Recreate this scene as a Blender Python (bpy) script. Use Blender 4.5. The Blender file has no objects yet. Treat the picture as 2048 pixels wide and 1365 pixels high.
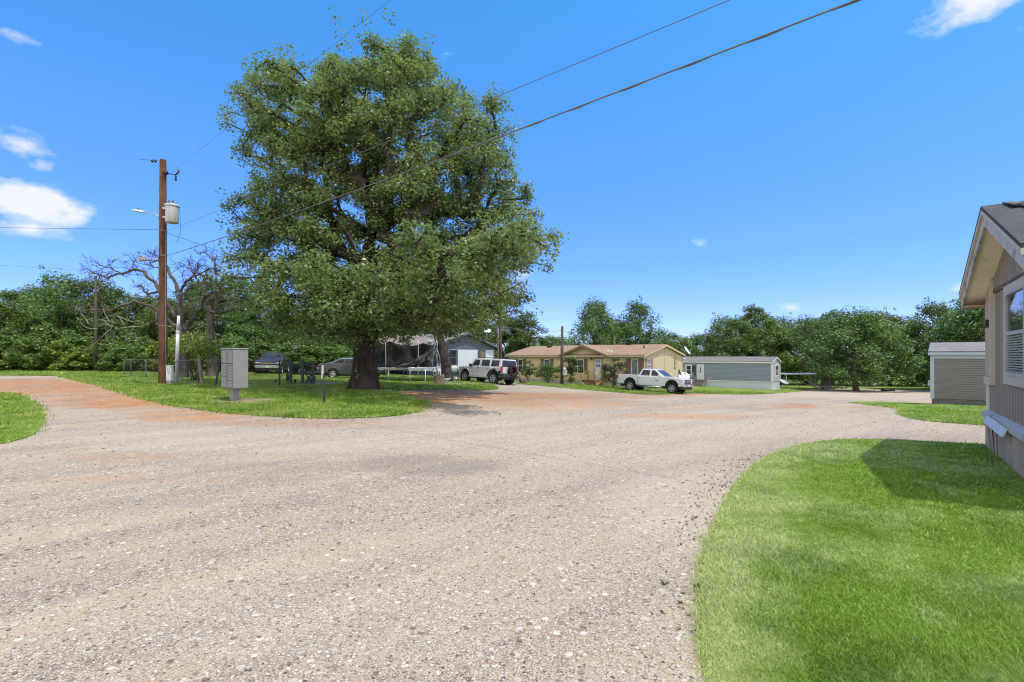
import bpy, bmesh, math, random
import numpy as np
from mathutils import Vector, Matrix
from mathutils.geometry import delaunay_2d_cdt
R = math.radians
random.seed(7)
rng = np.random.default_rng(11)
scene = bpy.context.scene
COL = scene.collection

# ------------------------------------------------------------------ camera model (level 18 mm view, 1.6 m above the road)
CAM_H, FPX, CX, HY = 1.6, 1024.0, 1024.0, 712.0      # measured on the 2048 px photograph

_TP = np.array([
 (0,0,0),(6,6,0),(-6,5,0),(8.4,9,0),(0,-12,0),(-20,6,.05),(20,8,0),(-8.3,15.4,.2),(-5.9,20.5,.15),(-16.4,24,.25),
 (-1,14,.02),(-45,45,.25),(-30,46,.2),(-60,25,.3),(-7.1,35,-.12),(-11.6,37,-.08),(-20.8,45,-.05),(-1.8,37.5,-.42),
 (-4.3,30,-.12),(10.8,39,-1.26),(-.3,55.5,-1.15),(11.6,45,-1.25),(-7.3,47.6,-.27),(30,59,-2.35),(22,66,-2.2),
 (21.6,26.5,-.99),(40,60,-2.56),(55,75,-3.0),(20,90,-2.6),(-20,80,-.1),(0,80,-1.3),(60,40,-1.8),(-80,80,.2),(6,28,-.55),
 (13,18,-.25),(90,90,-3.2),(-13,10,.08),(-30,30,.25)], float)
def _phi(r2): return np.where(r2 > 1e-9, r2*np.log(r2+1e-12), 0.0)
def _fit():
    P = _TP[:, :2]; n = len(P)
    K = _phi(((P[:, None]-P[None])**2).sum(-1)) + np.eye(n)*60.0
    A = np.zeros((n+3, n+3)); A[:n, :n] = K; A[:n, n] = 1; A[:n, n+1:] = P; A[n, :n] = 1; A[n+1:, :n] = P.T
    return np.linalg.solve(A, np.concatenate([_TP[:, 2], np.zeros(3)]))
_W = _fit()
def terr(x, y):
    x = np.asarray(x, float); y = np.asarray(y, float)
    sh = x.shape; xf = x.ravel(); yf = y.ravel()
    xc = np.clip(xf, -90, 95); yc = np.clip(yf, -14, 95)
    n = len(_TP); out = np.empty_like(xf)
    for s in range(0, len(xf), 20000):
        a, b = xc[s:s+20000], yc[s:s+20000]
        d = (a[:, None]-_TP[None, :, 0])**2 + (b[:, None]-_TP[None, :, 1])**2
        out[s:s+20000] = _phi(d) @ _W[:n] + _W[n] + a*_W[n+1] + b*_W[n+2]
    return np.clip(out, -4, .7).reshape(sh)
def tz(x, y): return float(terr(np.array([x]), np.array([y]))[0])
def W(px, py, Y): return Vector(((px-CX)/FPX*Y, Y, CAM_H+(HY-py)/FPX*Y))
def GY(px, Y):
    x = (px-CX)/FPX*Y
    return Vector((x, Y, tz(x, Y)))
def G(px, py):                                         # ground point seen at a place of the photograph
    ys = np.exp(np.linspace(math.log(1.2), math.log(110), 1400))
    xs = (px-CX)/FPX*ys; zs = CAM_H+(HY-py)/FPX*ys
    d = zs-terr(xs, ys)
    k = np.where(d <= 0)[0]
    i = k[0] if len(k) else len(ys)-1
    return Vector((float(xs[i]), float(ys[i]), float(terr(xs[i:i+1], ys[i:i+1])[0])))

# ------------------------------------------------------------------ materials
MATS = {}
def nt(name):
    m = bpy.data.materials.new(name); m.use_nodes = True
    t = m.node_tree; t.nodes.clear()
    o = t.nodes.new('ShaderNodeOutputMaterial'); b = t.nodes.new('ShaderNodeBsdfPrincipled')
    t.links.new(b.outputs[0], o.inputs[0])
    MATS[name] = m
    return m, t, b, o
def N(t, kind, **kw):
    n = t.nodes.new('ShaderNode'+kind)
    for k, v in kw.items():
        if k.startswith('i_'):
            key = k[2:]; key = int(key) if key.isdigit() else key.replace('_', ' ')
            n.inputs[key].default_value = v
        else: setattr(n, k, v)
    return n
def ramp(t, fac, stops, interp='LINEAR'):
    r = t.nodes.new('ShaderNodeValToRGB'); r.color_ramp.interpolation = interp
    e = r.color_ramp.elements
    while len(e) < len(stops): e.new(.5)
    for el, (p, c) in zip(e, stops):
        el.position = p; el.color = (*c, 1) if len(c) == 3 else c
    t.links.new(fac, r.inputs[0]); return r.outputs[0]
def mix(t, fac, a, b, mode='MIX'):
    n = t.nodes.new('ShaderNodeMix'); n.data_type = 'RGBA'; n.blend_type = mode
    for sock, v in ((n.inputs[0], fac), (n.inputs[6], a), (n.inputs[7], b)):
        if hasattr(v, 'is_linked'): t.links.new(v, sock)
        elif isinstance(v, (int, float)): sock.default_value = v
        else: sock.default_value = (*v, 1)
    return n.outputs[2]
def math_(t, op, a, b=None, c=None, clamp=False):
    n = t.nodes.new('ShaderNodeMath'); n.operation = op; n.use_clamp = clamp
    for s, v in zip(n.inputs, (a, b, c)):
        if v is None: continue
        if hasattr(v, 'is_linked'): t.links.new(v, s)
        else: s.default_value = v
    return n.outputs[0]
def coords(t, scale=(1, 1, 1), kind='Object'):
    c = t.nodes.new('ShaderNodeTexCoord'); m = t.nodes.new('ShaderNodeMapping')
    m.inputs['Scale'].default_value = scale
    t.links.new(c.outputs[kind], m.inputs[0]); return m.outputs[0]
def noise(t, vec, scale, detail=4, rough=.55, out=0):
    n = N(t, 'TexNoise'); n.inputs['Scale'].default_value = scale; n.inputs['Detail'].default_value = detail
    n.inputs['Roughness'].default_value = rough
    t.links.new(vec, n.inputs['Vector']); return n.outputs[out]
def bump(t, b, h, strength=.3, dist=.02):
    n = t.nodes.new('ShaderNodeBump'); n.inputs['Strength'].default_value = strength; n.inputs['Distance'].default_value = dist
    t.links.new(h, n.inputs['Height']); t.links.new(n.outputs[0], b.inputs['Normal']); return n
def dark(c, k): return tuple(max(0, x*k) for x in c)
def mat(name, col, rough=.7, var=.2, scale=4, metal=0, bmp=0, stretch=(1, 1, 1), spec=.4, dirt=None, coat=0):
    if name in MATS: return MATS[name]
    m, t, b, o = nt(name)
    v = coords(t, stretch)
    n = noise(t, v, scale, 6, .6)
    c = ramp(t, n, [(.25, dark(col, 1-var)), (.75, dark(col, 1+var*.6))])
    if dirt:
        d = noise(t, v, scale*.35, 8, .7)
        c = mix(t, ramp(t, d, [(.52, (0, 0, 0)), (.7, (1, 1, 1))]), c, dirt)
    t.links.new(c, b.inputs['Base Color'])
    b.inputs['Roughness'].default_value = rough; b.inputs['Metallic'].default_value = metal
    b.inputs['Specular IOR Level'].default_value = spec
    if coat: b.inputs['Coat Weight'].default_value = coat; b.inputs['Coat Roughness'].default_value = .05
    if bmp: bump(t, b, noise(t, v, scale*6, 4), bmp, .01)
    return m
def siding(name, col, axis='Z', period=.1, width=.1, depth=.5, rough=.6, var=.12, line=.45, dirt=None):
    if name in MATS: return MATS[name]
    m, t, b, o = nt(name)
    v = coords(t); sp = N(t, 'SeparateXYZ'); t.links.new(v, sp.inputs[0])
    f = math_(t, 'FRACT', math_(t, 'DIVIDE', sp.outputs[axis], period))
    groove = math_(t, 'LESS_THAN', f, width)
    n = noise(t, v, 3, 6, .65)
    c = ramp(t, n, [(.25, dark(col, 1-var)), (.75, dark(col, 1+var*.6))])
    st = coords(t, (6, 6, .5) if axis != 'Z' else (.6, .6, 9))
    c = mix(t, math_(t, 'MULTIPLY', noise(t, st, 2.2, 5, .7), .35), c, dark(col, .72))
    if dirt:
        lo = math_(t, 'SUBTRACT', noise(t, v, 1.2, 6, .7), .2)
        c = mix(t, math_(t, 'MULTIPLY', lo, .8, clamp=True), c, dirt)
    c = mix(t, groove, c, dark(col, line))
    t.links.new(c, b.inputs['Base Color']); b.inputs['Roughness'].default_value = rough
    h = math_(t, 'SUBTRACT', f if axis == 'Z' else 1.0, math_(t, 'MULTIPLY', groove, 1.0))
    bump(t, b, h, depth, .012)
    return m
def shingle(name, col, row=.14, tile=.3, vx='X', var=.3, zk=3.0, mort=.012):
    if name in MATS: return MATS[name]
    m, t, b, o = nt(name)
    v = coords(t); sp = N(t, 'SeparateXYZ'); t.links.new(v, sp.inputs[0])
    cb = N(t, 'CombineXYZ'); t.links.new(sp.outputs[vx], cb.inputs[0])
    t.links.new(math_(t, 'MULTIPLY', sp.outputs['Z'], zk), cb.inputs[1])
    br = N(t, 'TexBrick'); t.links.new(cb.outputs[0], br.inputs['Vector'])
    br.inputs['Scale'].default_value = 1; br.inputs['Brick Width'].default_value = tile; br.inputs['Row Height'].default_value = row
    br.inputs['Mortar Size'].default_value = mort; br.inputs['Bias'].default_value = 0
    br.inputs['Color1'].default_value = (*dark(col, 1-var), 1); br.inputs['Color2'].default_value = (*dark(col, 1+var*.7), 1)
    br.inputs['Mortar'].default_value = (*dark(col, .45), 1)
    n = noise(t, v, 1.3, 6, .7)
    c = mix(t, .55, br.outputs['Color'], ramp(t, n, [(.3, dark(col, .65)), (.7, dark(col, 1.2))]))
    t.links.new(c, b.inputs['Base Color']); b.inputs['Roughness'].default_value = .9
    bump(t, b, br.outputs['Fac'], -.4, .01)
    return m
def bark(name, col, scale=1.0, dirt=None):
    if name in MATS: return MATS[name]
    m, t, b, o = nt(name)
    v = coords(t, (7*scale, 7*scale, 1.6*scale))
    n = noise(t, v, 1.6, 8, .7); n2 = noise(t, coords(t), 1.1, 5, .6)
    c = ramp(t, n, [(.3, dark(col, .35)), (.5, dark(col, .8)), (.72, dark(col, 1.5))])
    c = mix(t, ramp(t, n2, [(.45, (0, 0, 0)), (.75, (.6, .6, .6))]), c, dirt or dark(col, 1.7))
    t.links.new(c, b.inputs['Base Color']); b.inputs['Roughness'].default_value = .95; b.inputs['Specular IOR Level'].default_value = .15
    bump(t, b, n, 1.0, .05); return m
def leafmat(name, a, c, trans=.35, gloss=.35, third=None):
    if name in MATS: return MATS[name]
    m, t, b, o = nt(name)
    g = t.nodes.new('ShaderNodeNewGeometry')
    oi = t.nodes.new('ShaderNodeObjectInfo')
    stops = [(0, dark(a, .75)), (.45, a), (.9, c)] + ([(1, third)] if third else [(1, dark(c, 1.25))])
    col = ramp(t, g.outputs['Random Per Island'], stops)
    n = noise(t, coords(t), .9, 4, .6)
    col = mix(t, 1.0, col, ramp(t, n, [(.3, (.55, .60, .6)), (.5, (.95, .95, .95)), (.72, (1.35, 1.3, 1.1))]), 'MULTIPLY')
    hs = N(t, 'HueSaturation'); t.links.new(col, hs.inputs['Color'])
    t.links.new(math_(t, 'ADD', math_(t, 'MULTIPLY', oi.outputs['Random'], .035), .483), hs.inputs['Hue'])
    t.links.new(math_(t, 'ADD', math_(t, 'MULTIPLY', oi.outputs['Random'], .4), .8), hs.inputs['Value'])
    col = hs.outputs[0]
    t.links.new(col, b.inputs['Base Color']); b.inputs['Roughness'].default_value = gloss; b.inputs['Specular IOR Level'].default_value = .5
    tr = N(t, 'BsdfTranslucent'); t.links.new(mix(t, .4, col, (.2, .3, .02)), tr.inputs[0])
    ms = t.nodes.new('ShaderNodeMixShader'); ms.inputs[0].default_value = trans
    t.links.new(b.outputs[0], ms.inputs[1]); t.links.new(tr.outputs[0], ms.inputs[2]); t.links.new(ms.outputs[0], o.inputs[0])
    return m
def glass(name, col=(.03, .035, .04), rough=.04, spec=.6):
    if name in MATS: return MATS[name]
    m, t, b, o = nt(name)
    n = noise(t, coords(t), 1.5, 3)
    t.links.new(ramp(t, n, [(.3, dark(col, .5)), (.7, dark(col, 1.6))]), b.inputs['Base Color'])
    b.inputs['Roughness'].default_value = rough; b.inputs['Specular IOR Level'].default_value = spec
    return m

# ------------------------------------------------------------------ mesh builder
class MB:
    def __init__(s): s.v = []; s.f = []; s.m = []; s.sm = []
    def add(s, vs, fs, mi=0, smooth=False):
        k = len(s.v); s.v += [tuple(p) for p in vs]
        for f in fs: s.f.append(tuple(i+k for i in f)); s.m.append(mi); s.sm.append(smooth)
        return s
    def box(s, c, d, rot=None, mi=0, taper=1.0):
        x, y, z = d[0]/2, d[1]/2, d[2]/2
        vs = [Vector((sx*x*(taper if sz > 0 else 1), sy*y*(taper if sz > 0 else 1), sz*z)) for sz in (-1, 1) for sy in (-1, 1) for sx in (-1, 1)]
        if rot is not None: vs = [rot @ p for p in vs]
        c = Vector(c)
        return s.add([p+c for p in vs], [(0, 2, 3, 1), (4, 5, 7, 6), (0, 1, 5, 4), (2, 6, 7, 3), (0, 4, 6, 2), (1, 3, 7, 5)], mi)
    def bb(s, a, b, mi=0):
        return s.box([(a[i]+b[i])/2 for i in range(3)], [abs(b[i]-a[i]) for i in range(3)], None, mi)
    def bar(s, a, b, w, h=None, mi=0):
        a, b = Vector(a), Vector(b); d = b-a
        q = d.to_track_quat('X', 'Z').to_matrix()
        return s.box((a+b)/2, (d.length, w, h or w), q, mi)
    def tube(s, path, rad, n=8, mi=0, caps=True, smooth=True):
        P = [Vector(p) for p in path]; m = len(P)
        if not hasattr(rad, '__len__'): rad = [rad]*m
        prev = None; rings = []
        for i in range(m):
            d = (P[min(i+1, m-1)]-P[max(i-1, 0)])
            d = d.normalized() if d.length > 1e-9 else Vector((0, 0, 1))
            if prev is None:
                u = d.cross(Vector((0, 0, 1)))
                if u.length < .05: u = d.cross(Vector((0, 1, 0)))
            else: u = prev - d*prev.dot(d)
            if u.length < 1e-6: u = d.orthogonal()
            u.normalize(); prev = u; w = d.cross(u)
            rings.append([P[i]+(u*math.cos(2*math.pi*k/n)+w*math.sin(2*math.pi*k/n))*rad[i] for k in range(n)])
        vs = [p for r in rings for p in r]; fs = []
        for i in range(m-1):
            for k in range(n):
                fs.append((i*n+k, i*n+(k+1) % n, (i+1)*n+(k+1) % n, (i+1)*n+k))
        s.add(vs, fs, mi, smooth)
        if caps:
            s.add(rings[0], [tuple(range(n))[::-1]], mi); s.add(rings[-1], [tuple(range(n))], mi)
        return s
    def lathe(s, prof, n=20, axis='Z', origin=(0, 0, 0), mi=0, smooth=True, rot=None):
        o = Vector(origin); vs = []
        for r, h in prof:
            for k in range(n):
                a = 2*math.pi*k/n; p = Vector((r*math.cos(a), r*math.sin(a), h))
                if axis == 'Y': p = Vector((p.x, p.z, p.y))
                if axis == 'X': p = Vector((p.z, p.x, p.y))
                if rot is not None: p = rot @ p
                vs.append(p+o)
        fs = [(i*n+k, i*n+(k+1) % n, (i+1)*n+(k+1) % n, (i+1)*n+k) for i in range(len(prof)-1) for k in range(n)]
        return s.add(vs, fs, mi, smooth)
    def prism(s, poly, y0, y1, mi=0, plane='XZ'):           # polygon extruded
        n = len(poly)
        def P(a, b, y): return (a, y, b) if plane == 'XZ' else ((y, a, b) if plane == 'YZ' else (a, b, y))
        vs = [P(a, b, y0) for a, b in poly]+[P(a, b, y1) for a, b in poly]
        fs = [tuple(range(n)), tuple(range(2*n-1, n-1, -1))]+[(i, i+n, (i+1) % n+n, (i+1) % n) for i in range(n)]
        return s.add(vs, fs, mi)
    def quad(s, a, b, c, d, mi=0): return s.add([a, b, c, d], [(0, 1, 2, 3)], mi)
    def build(s, name, mats, parent=None, bevel=0, seg=1, loc=None, smooth_angle=None):
        me = bpy.data.meshes.new(name)
        me.from_pydata([tuple(p) for p in s.v], [], s.f)
        mats = mats if isinstance(mats, (list, tuple)) else [mats]
        for m in mats: me.materials.append(m)
        me.polygons.foreach_set('material_index', s.m); me.polygons.foreach_set('use_smooth', s.sm)
        bm = bmesh.new(); bm.from_mesh(me)
        bmesh.ops.remove_doubles(bm, verts=bm.verts, dist=1e-5)
        bmesh.ops.recalc_face_normals(bm, faces=bm.faces)
        if bevel:
            ed = [e for e in bm.edges if len(e.link_faces) == 2 and e.calc_face_angle(0) > R(25)]
            bmesh.ops.bevel(bm, geom=ed, offset=bevel, segments=seg, affect='EDGES', clamp_overlap=True, profile=.6)
        bm.to_mesh(me); bm.free()
        o = bpy.data.objects.new(name, me); COL.objects.link(o)
        if parent is not None: o.parent = parent
        if loc is not None: o.location = loc
        return o
def fast_mesh(name, V, F, mats, parent=None, k=4, smooth=False, mi=None):
    me = bpy.data.meshes.new(name); V = np.asarray(V, np.float32); F = np.asarray(F, np.int32)
    me.vertices.add(len(V)); me.vertices.foreach_set('co', V.ravel())
    me.loops.add(F.size); me.loops.foreach_set('vertex_index', F.ravel())
    me.polygons.add(len(F)); me.polygons.foreach_set('loop_start', np.arange(0, F.size, k, dtype=np.int32))
    for m in (mats if isinstance(mats, (list, tuple)) else [mats]): me.materials.append(m)
    if mi is not None: me.polygons.foreach_set('material_index', np.asarray(mi, np.int32))
    if smooth: me.polygons.foreach_set('use_smooth', np.ones(len(F), bool))
    me.update(calc_edges=True); me.validate()
    o = bpy.data.objects.new(name, me); COL.objects.link(o)
    if parent is not None: o.parent = parent
    return o
def tag(o, label=None, cat=None, group=None, kind=None):
    for k, v in (('label', label), ('category', cat), ('group', group), ('kind', kind)):
        if v: o[k] = v
    return o
def empty(name, loc, rz=0, label=None, cat=None, group=None):
    o = bpy.data.objects.new(name, None); COL.objects.link(o); o.empty_display_size = .3
    o.location = loc; o.rotation_euler = (0, 0, rz)
    return tag(o, label, cat, group)
def copy_tree(o, parent=None):
    c = o.copy(); COL.objects.link(c); c.parent = parent
    for ch in o.children: copy_tree(ch, c)
    return c
# ------------------------------------------------------------------ trees
def frustums(E, n=5):
    """E: list of (a, b, ra, rb) -> vertex and quad arrays"""
    A = np.array([e[0] for e in E], float); B = np.array([e[1] for e in E], float)
    ra = np.array([e[2] for e in E])[:, None, None]; rb = np.array([e[3] for e in E])[:, None, None]
    d = B-A; L = np.linalg.norm(d, axis=1, keepdims=True)+1e-9; d = d/L
    B = B+d*np.minimum(.04, L*.05)
    up = np.where(np.abs(d[:, 2:3]) > .9, np.array([[1., 0, 0]]), np.array([[0, 0, 1.]]))
    u = np.cross(d, up); u /= np.linalg.norm(u, axis=1, keepdims=True)+1e-9; w = np.cross(d, u)
    a = np.arange(n)*2*np.pi/n
    ring = u[:, None, :]*np.cos(a)[None, :, None]+w[:, None, :]*np.sin(a)[None, :, None]
    V = np.concatenate([A[:, None]+ring*ra, B[:, None]+ring*rb], axis=1).reshape(-1, 3)
    k = np.arange(n); k2 = (k+1) % n
    f = np.stack([k, k2, k2+n, k+n], 1)
    F = (np.arange(len(E))*2*n)[:, None, None]+f[None]
    return V, F.reshape(-1, 4)
def skeleton(clumps, trunk, rt, g, step=1.0, jit=.22, rtip=.025, up=.25):
    nodes = [np.array(p, float) for p in trunk]; par = [-1]+list(range(len(trunk)-1))
    nt_ = len(trunk); base = np.array(trunk[-1], float)
    lo = max(1, nt_//2)
    order = np.argsort(np.linalg.norm(clumps-base, axis=1))
    ends = []
    for ci in order:
        c = clumps[ci]; P = np.array(nodes); d = np.linalg.norm(P-c, axis=1)
        out = np.linalg.norm(P-base, axis=1)
        cost = d + .9*np.maximum(0, P[:, 2]-c[2]) + .18*out
        cost[:lo] += 50
        j = int(np.argmin(cost)); p = nodes[j]
        m = max(1, int(d[j]/step))
        last = j
        for q in range(1, m):
            f = q/m
            pt = p+(c-p)*f; L = d[j]
            pt = pt+np.array([0, 0, up*L*.5*math.sin(f*math.pi)])*(.6 if c[2] > p[2] else 1)+g.normal(0, jit*min(1, L*.4), 3)
            nodes.append(pt); par.append(last); last = len(nodes)-1
        nodes.append(c); par.append(last); ends.append(len(nodes)-1)
    w = np.zeros(len(nodes))
    for e in ends:
        k = e
        while k >= 0: w[k] += 1; k = par[k]
    r = np.minimum(rtip*np.maximum(w, 1)**.52, rt)
    E = []
    for k in range(nt_, len(nodes)):
        p = par[k]; rp = min(r[p], r[k]*1.5) if p >= nt_ else min(rt*.75, r[k]*1.35)
        E.append((nodes[p], nodes[k], rp, r[k]))
    return E
def leaves(C, rad, n, size, g, flat=.75, droop=.0):
    """n leaves around every clump centre"""
    m = len(C); tot = m*n
    rad = np.broadcast_to(np.asarray(rad, float), (m,))
    d = g.normal(size=(tot, 3)); d /= np.linalg.norm(d, axis=1, keepdims=True)
    rr = np.repeat(rad, n)[:, None]*(g.random((tot, 1))**.42)
    off = d*rr*np.array([1, 1, flat]); off[:, 2] -= droop*np.hypot(off[:, 0], off[:, 1])
    P = np.repeat(C, n, axis=0)+off
    nr = d*.5+np.array([0, 0, .75])+g.normal(0, .5, (tot, 3)); nr /= np.linalg.norm(nr, axis=1, keepdims=True)
    t = np.cross(nr, g.normal(size=(tot, 3))); t /= np.linalg.norm(t, axis=1, keepdims=True)+1e-9
    b = np.cross(nr, t)
    s = size*(.6+.8*g.random((tot, 1)))
    V = np.stack([P-t*s*.5, P+b*s*.33+nr*s*.08, P+t*s*.5, P-b*s*.33+nr*s*.08], 1).reshape(-1, 3)
    F = np.arange(tot*4).reshape(-1, 4)
    return V, F
def trunk_mesh(name, path, rad, mat_, parent, E, flare=0, seed=1, n=14, side=5):
    """bole with a flared lumpy foot, limbs as tapered pieces in one mesh"""
    g = np.random.default_rng(seed); P = np.array(path, float)
    ts = np.linspace(0, len(P)-1, 22); V = []
    ph = g.random(4)*6
    for t in ts:
        i = min(int(t), len(P)-2); f = t-i
        c = P[i]*(1-f)+P[i+1]*f; r = rad[i]*(1-f)+rad[i+1]*f
        h = c[2]-P[0][2]
        for k in range(n):
            a = 2*math.pi*k/n
            fl = flare*math.exp(-h/.45)*(1+.38*math.sin(3*a+ph[0])+.3*math.sin(5*a+ph[1]))
            lump = r*(.07*math.sin(3*a+ph[2]+h*1.1)+.05*math.sin(7*a+ph[3]-h*1.7))
            q = r+fl+lump
            V.append((c[0]+q*math.cos(a), c[1]+q*math.sin(a), c[2]-(.25 if t == 0 else 0)))
    F = [(i*n+k, i*n+(k+1) % n, (i+1)*n+(k+1) % n, (i+1)*n+k) for i in range(len(ts)-1) for k in range(n)]
    V = np.array(V); F = np.array(F)
    if E:
        V2, F2 = frustums(E, side); F = np.concatenate([F, F2+len(V)]); V = np.concatenate([V, V2])
    return fast_mesh(name, V, F, mat_, parent, 4, True)
BARK_OAK = bark('oak_bark', (.06, .046, .037), .9, (.15, .13, .11))
BARK_BG = bark('tree_bark', (.12, .095, .075), 1.0, (.2, .18, .16))
LEAF_OAK = leafmat('oak_leaves', (.155, .212, .068), (.262, .328, .125), .50, .38, (.31, .35, .18))
LEAF_BG = [leafmat('tree_leaves_dark', (.085, .15, .04), (.185, .28, .07), .40, .45),
           leafmat('tree_leaves_mid', (.105, .195, .042), (.235, .345, .08), .44, .45),
           leafmat('tree_leaves_light', (.15, .23, .035), (.40, .50, .10), .42, .40)]

def oak():
    g = np.random.default_rng(5)
    base = GY(727, 21.8); root = empty('oak_tree', base, 0, 'huge spreading green oak with a thick dark flared trunk standing on the island lawn', 'tree')
    YO = 21.8; s = YO/FPX
    # crown outline of the photograph, in metres from the trunk's foot: height, left, right
    prof = [(684,560,690),(658,518,868),(640,500,960),(628,490,1045),(600,478,1082),(560,472,1075),(520,466,1090),(480,432,1128),(455,440,1130),(430,446,1075),
            (400,450,1058),(350,470,1040),(300,478,1030),(250,468,1024),(220,458,1000),(180,480,930),(160,492,900),(135,570,880),(110,660,868),(88,748,860)]
    Z = np.array([CAM_H+(HY-p[0])*s-base.z for p in prof]); Lf = np.array([(p[1]-727)*s for p in prof]); Rt = np.array([(p[2]-727)*s for p in prof])
    lobes = []; tries = 0
    while len(lobes) < 250 and tries < 60000:
        tries += 1
        z = g.uniform(Z[0]+.35, Z[-1]-.45); l = np.interp(z, Z, Lf)+.6; r = np.interp(z, Z, Rt)-.42
        if r-l < .1: l = r = (l+r)/2
        cx, rx = (l+r)/2, (r-l)/2+.05
        a, q = g.random()*2*math.pi, g.random()**.40
        ry = min(rx, (3.2 if z > 5.2 else 5.6) if math.sin(a) < 0 else 5.6); x, y = cx+rx*q*math.cos(a), ry*q*math.sin(a)+(1.0 if z > 5.2 else 0)
        px = 727+x/s; py = HY-(z+base.z-CAM_H)/s
        if ((px-600)/40)**2+((py-128)/45)**2 < 1 or ((px-655)/44)**2+((py-222)/36)**2 < 1 or ((px-690)/38)**2+((py-100)/45)**2 < 1: continue
        if ((px-1000)/26)**2+((py-345)/26)**2 < 1 or ((px-560)/26)**2+((py-330)/34)**2 < 1 or ((px-800)/34)**2+((py-300)/24)**2 < 1 or ((px-690)/30)**2+((py-420)/36)**2 < 1: continue
        c = np.array([x, y, z])
        if lobes and np.min(np.linalg.norm(np.array(lobes)-c, axis=1)) < 1.02: continue
        lobes.append(c)
    def persp(c):                                            # same outline seen from the road for near and far boughs
        kk = (YO+c[1])/YO
        return np.array([base.x*(kk-1)+c[0]*kk, c[1], CAM_H+(c[2]+base.z-CAM_H)*kk-base.z])
    lobes = [persp(c) for c in lobes]
    for k in range(7):                                      # long low bough reaching over the road
        lobes.append(np.array([g.uniform(-4.0, .2)-base.x, g.uniform(13.2, 17)-base.y, g.uniform(4.0, 4.9)]))
    C = []
    for c in lobes:
        R0 = g.uniform(.75, 1.15); m = int(g.integers(6, 9))
        for _ in range(m):
            d = g.normal(size=3); d[2] = d[2]*.75+.25; d /= np.linalg.norm(d); C.append(c+d*R0*np.array([1, 1, .75])*g.random()**.3)
    C = np.array(C)
    tp = [(0, 0, 0), (.02, 0, .8), (.03, 0, 1.8), (.0, .05, 2.8), (-.05, .1, 3.7), (0, .1, 4.6), (.15, .1, 5.6), (.3, .1, 6.8)]
    # main limbs first so that the upper openings show branches
    limbs = [[(0, 0, 3.4), (-1.6, -.6, 4.6), (-3.0, -1.2, 5.2)], [(0, 0, 3.6), (1.7, -.5, 4.8), (3.6, -.9, 5.6), (5.2, -1., 6.3)],
             [(0, .1, 4.2), (-1.2, .2, 6.4), (-1.8, .3, 8.6), (-1.35, .2, 10.2), (-2.1, .1, 11.4), (-3.4, 0, 12.2)],
             [(.2, .1, 5.6), (.2, .1, 8.2), (.55, 0, 9.8), (.9, 0, 11.0), (1.4, 0, 12.4)],
             [(.1, .1, 5.0), (1.8, .6, 7.2), (3.2, 1.2, 9.0)], [(0, 0, 3.9), (-.4, 2, 5.4), (-.3, 3.8, 7)], [(0, 0, 3.6), (.3, -2, 5), (.2, -3.8, 6.2)],
             [(-1.35, .2, 10.2), (-1.7, 0, 12), (-1.9, 0, 13.3)]]
    E = skeleton(C, tp, .30, g, 1.0, .25, .021, .22)
    for i, lb in enumerate(limbs):
        r0 = [.24, .26, .19, .19, .2, .18, .18, .05][i]
        P = [np.array(p, float) for p in lb]
        Q = []
        for k in range(len(P)-1):
            for f in (0, .34, .67): Q.append(P[k]*(1-f)+P[k+1]*f+(g.normal(0, .09, 3) if k+f > 0 else 0))
        Q.append(P[-1])
        for k in range(len(Q)-1):
            E.append((Q[k], Q[k+1], r0*(1-.8*k/len(Q)), r0*(1-.8*(k+1)/len(Q))))
    # twigs inside the clumps and a few bare ones above the sparse top
    for c in C:
        for _ in range(3):
            e = c+g.normal(0, .2, 3); E.append((c, e, .012, .004))
    for _ in range(9):
        b = np.array([g.uniform(-3.4, -1.4), g.normal(0, .5)+1, g.uniform(11.6, 12.4)]); p = b
        for q in range(3):
            e = p+np.array([g.normal(0, .14), g.normal(0, .14), g.uniform(.15, .4)]); E.append((p, e, .014-.003*q, .01-.003*q)); p = e
    trunk_mesh('trunk', tp, [.52, .48, .45, .44, .46, .40, .30, .2], BARK_OAK, root, E, .24, 4, 22)
    rad = .36+.26*g.random(len(C))
    V, F = leaves(C, rad, 128, .118, g, .8, .12)
    # loose sprays that break the outline
    S = C[g.integers(0, len(C), 850)]+g.normal(0, .5, (850, 3))
    V2, F2 = leaves(S, .42, 24, .118, g, .9, .1)
    # scattered leaves on the bare top twigs
    S3 = np.stack([g.uniform(-3.4, -1.0, 60), g.normal(0, .5, 60)+1, g.uniform(12.0, 13.1, 60)], 1)
    V3, F3 = leaves(S3, .1, 3, .13, g)
    F = np.concatenate([F, F2+len(V), F3+len(V)+len(V2)]); V = np.concatenate([V, V2, V3])
    fast_mesh('crown', V, F, LEAF_OAK, root)
    return root
oak()

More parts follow.
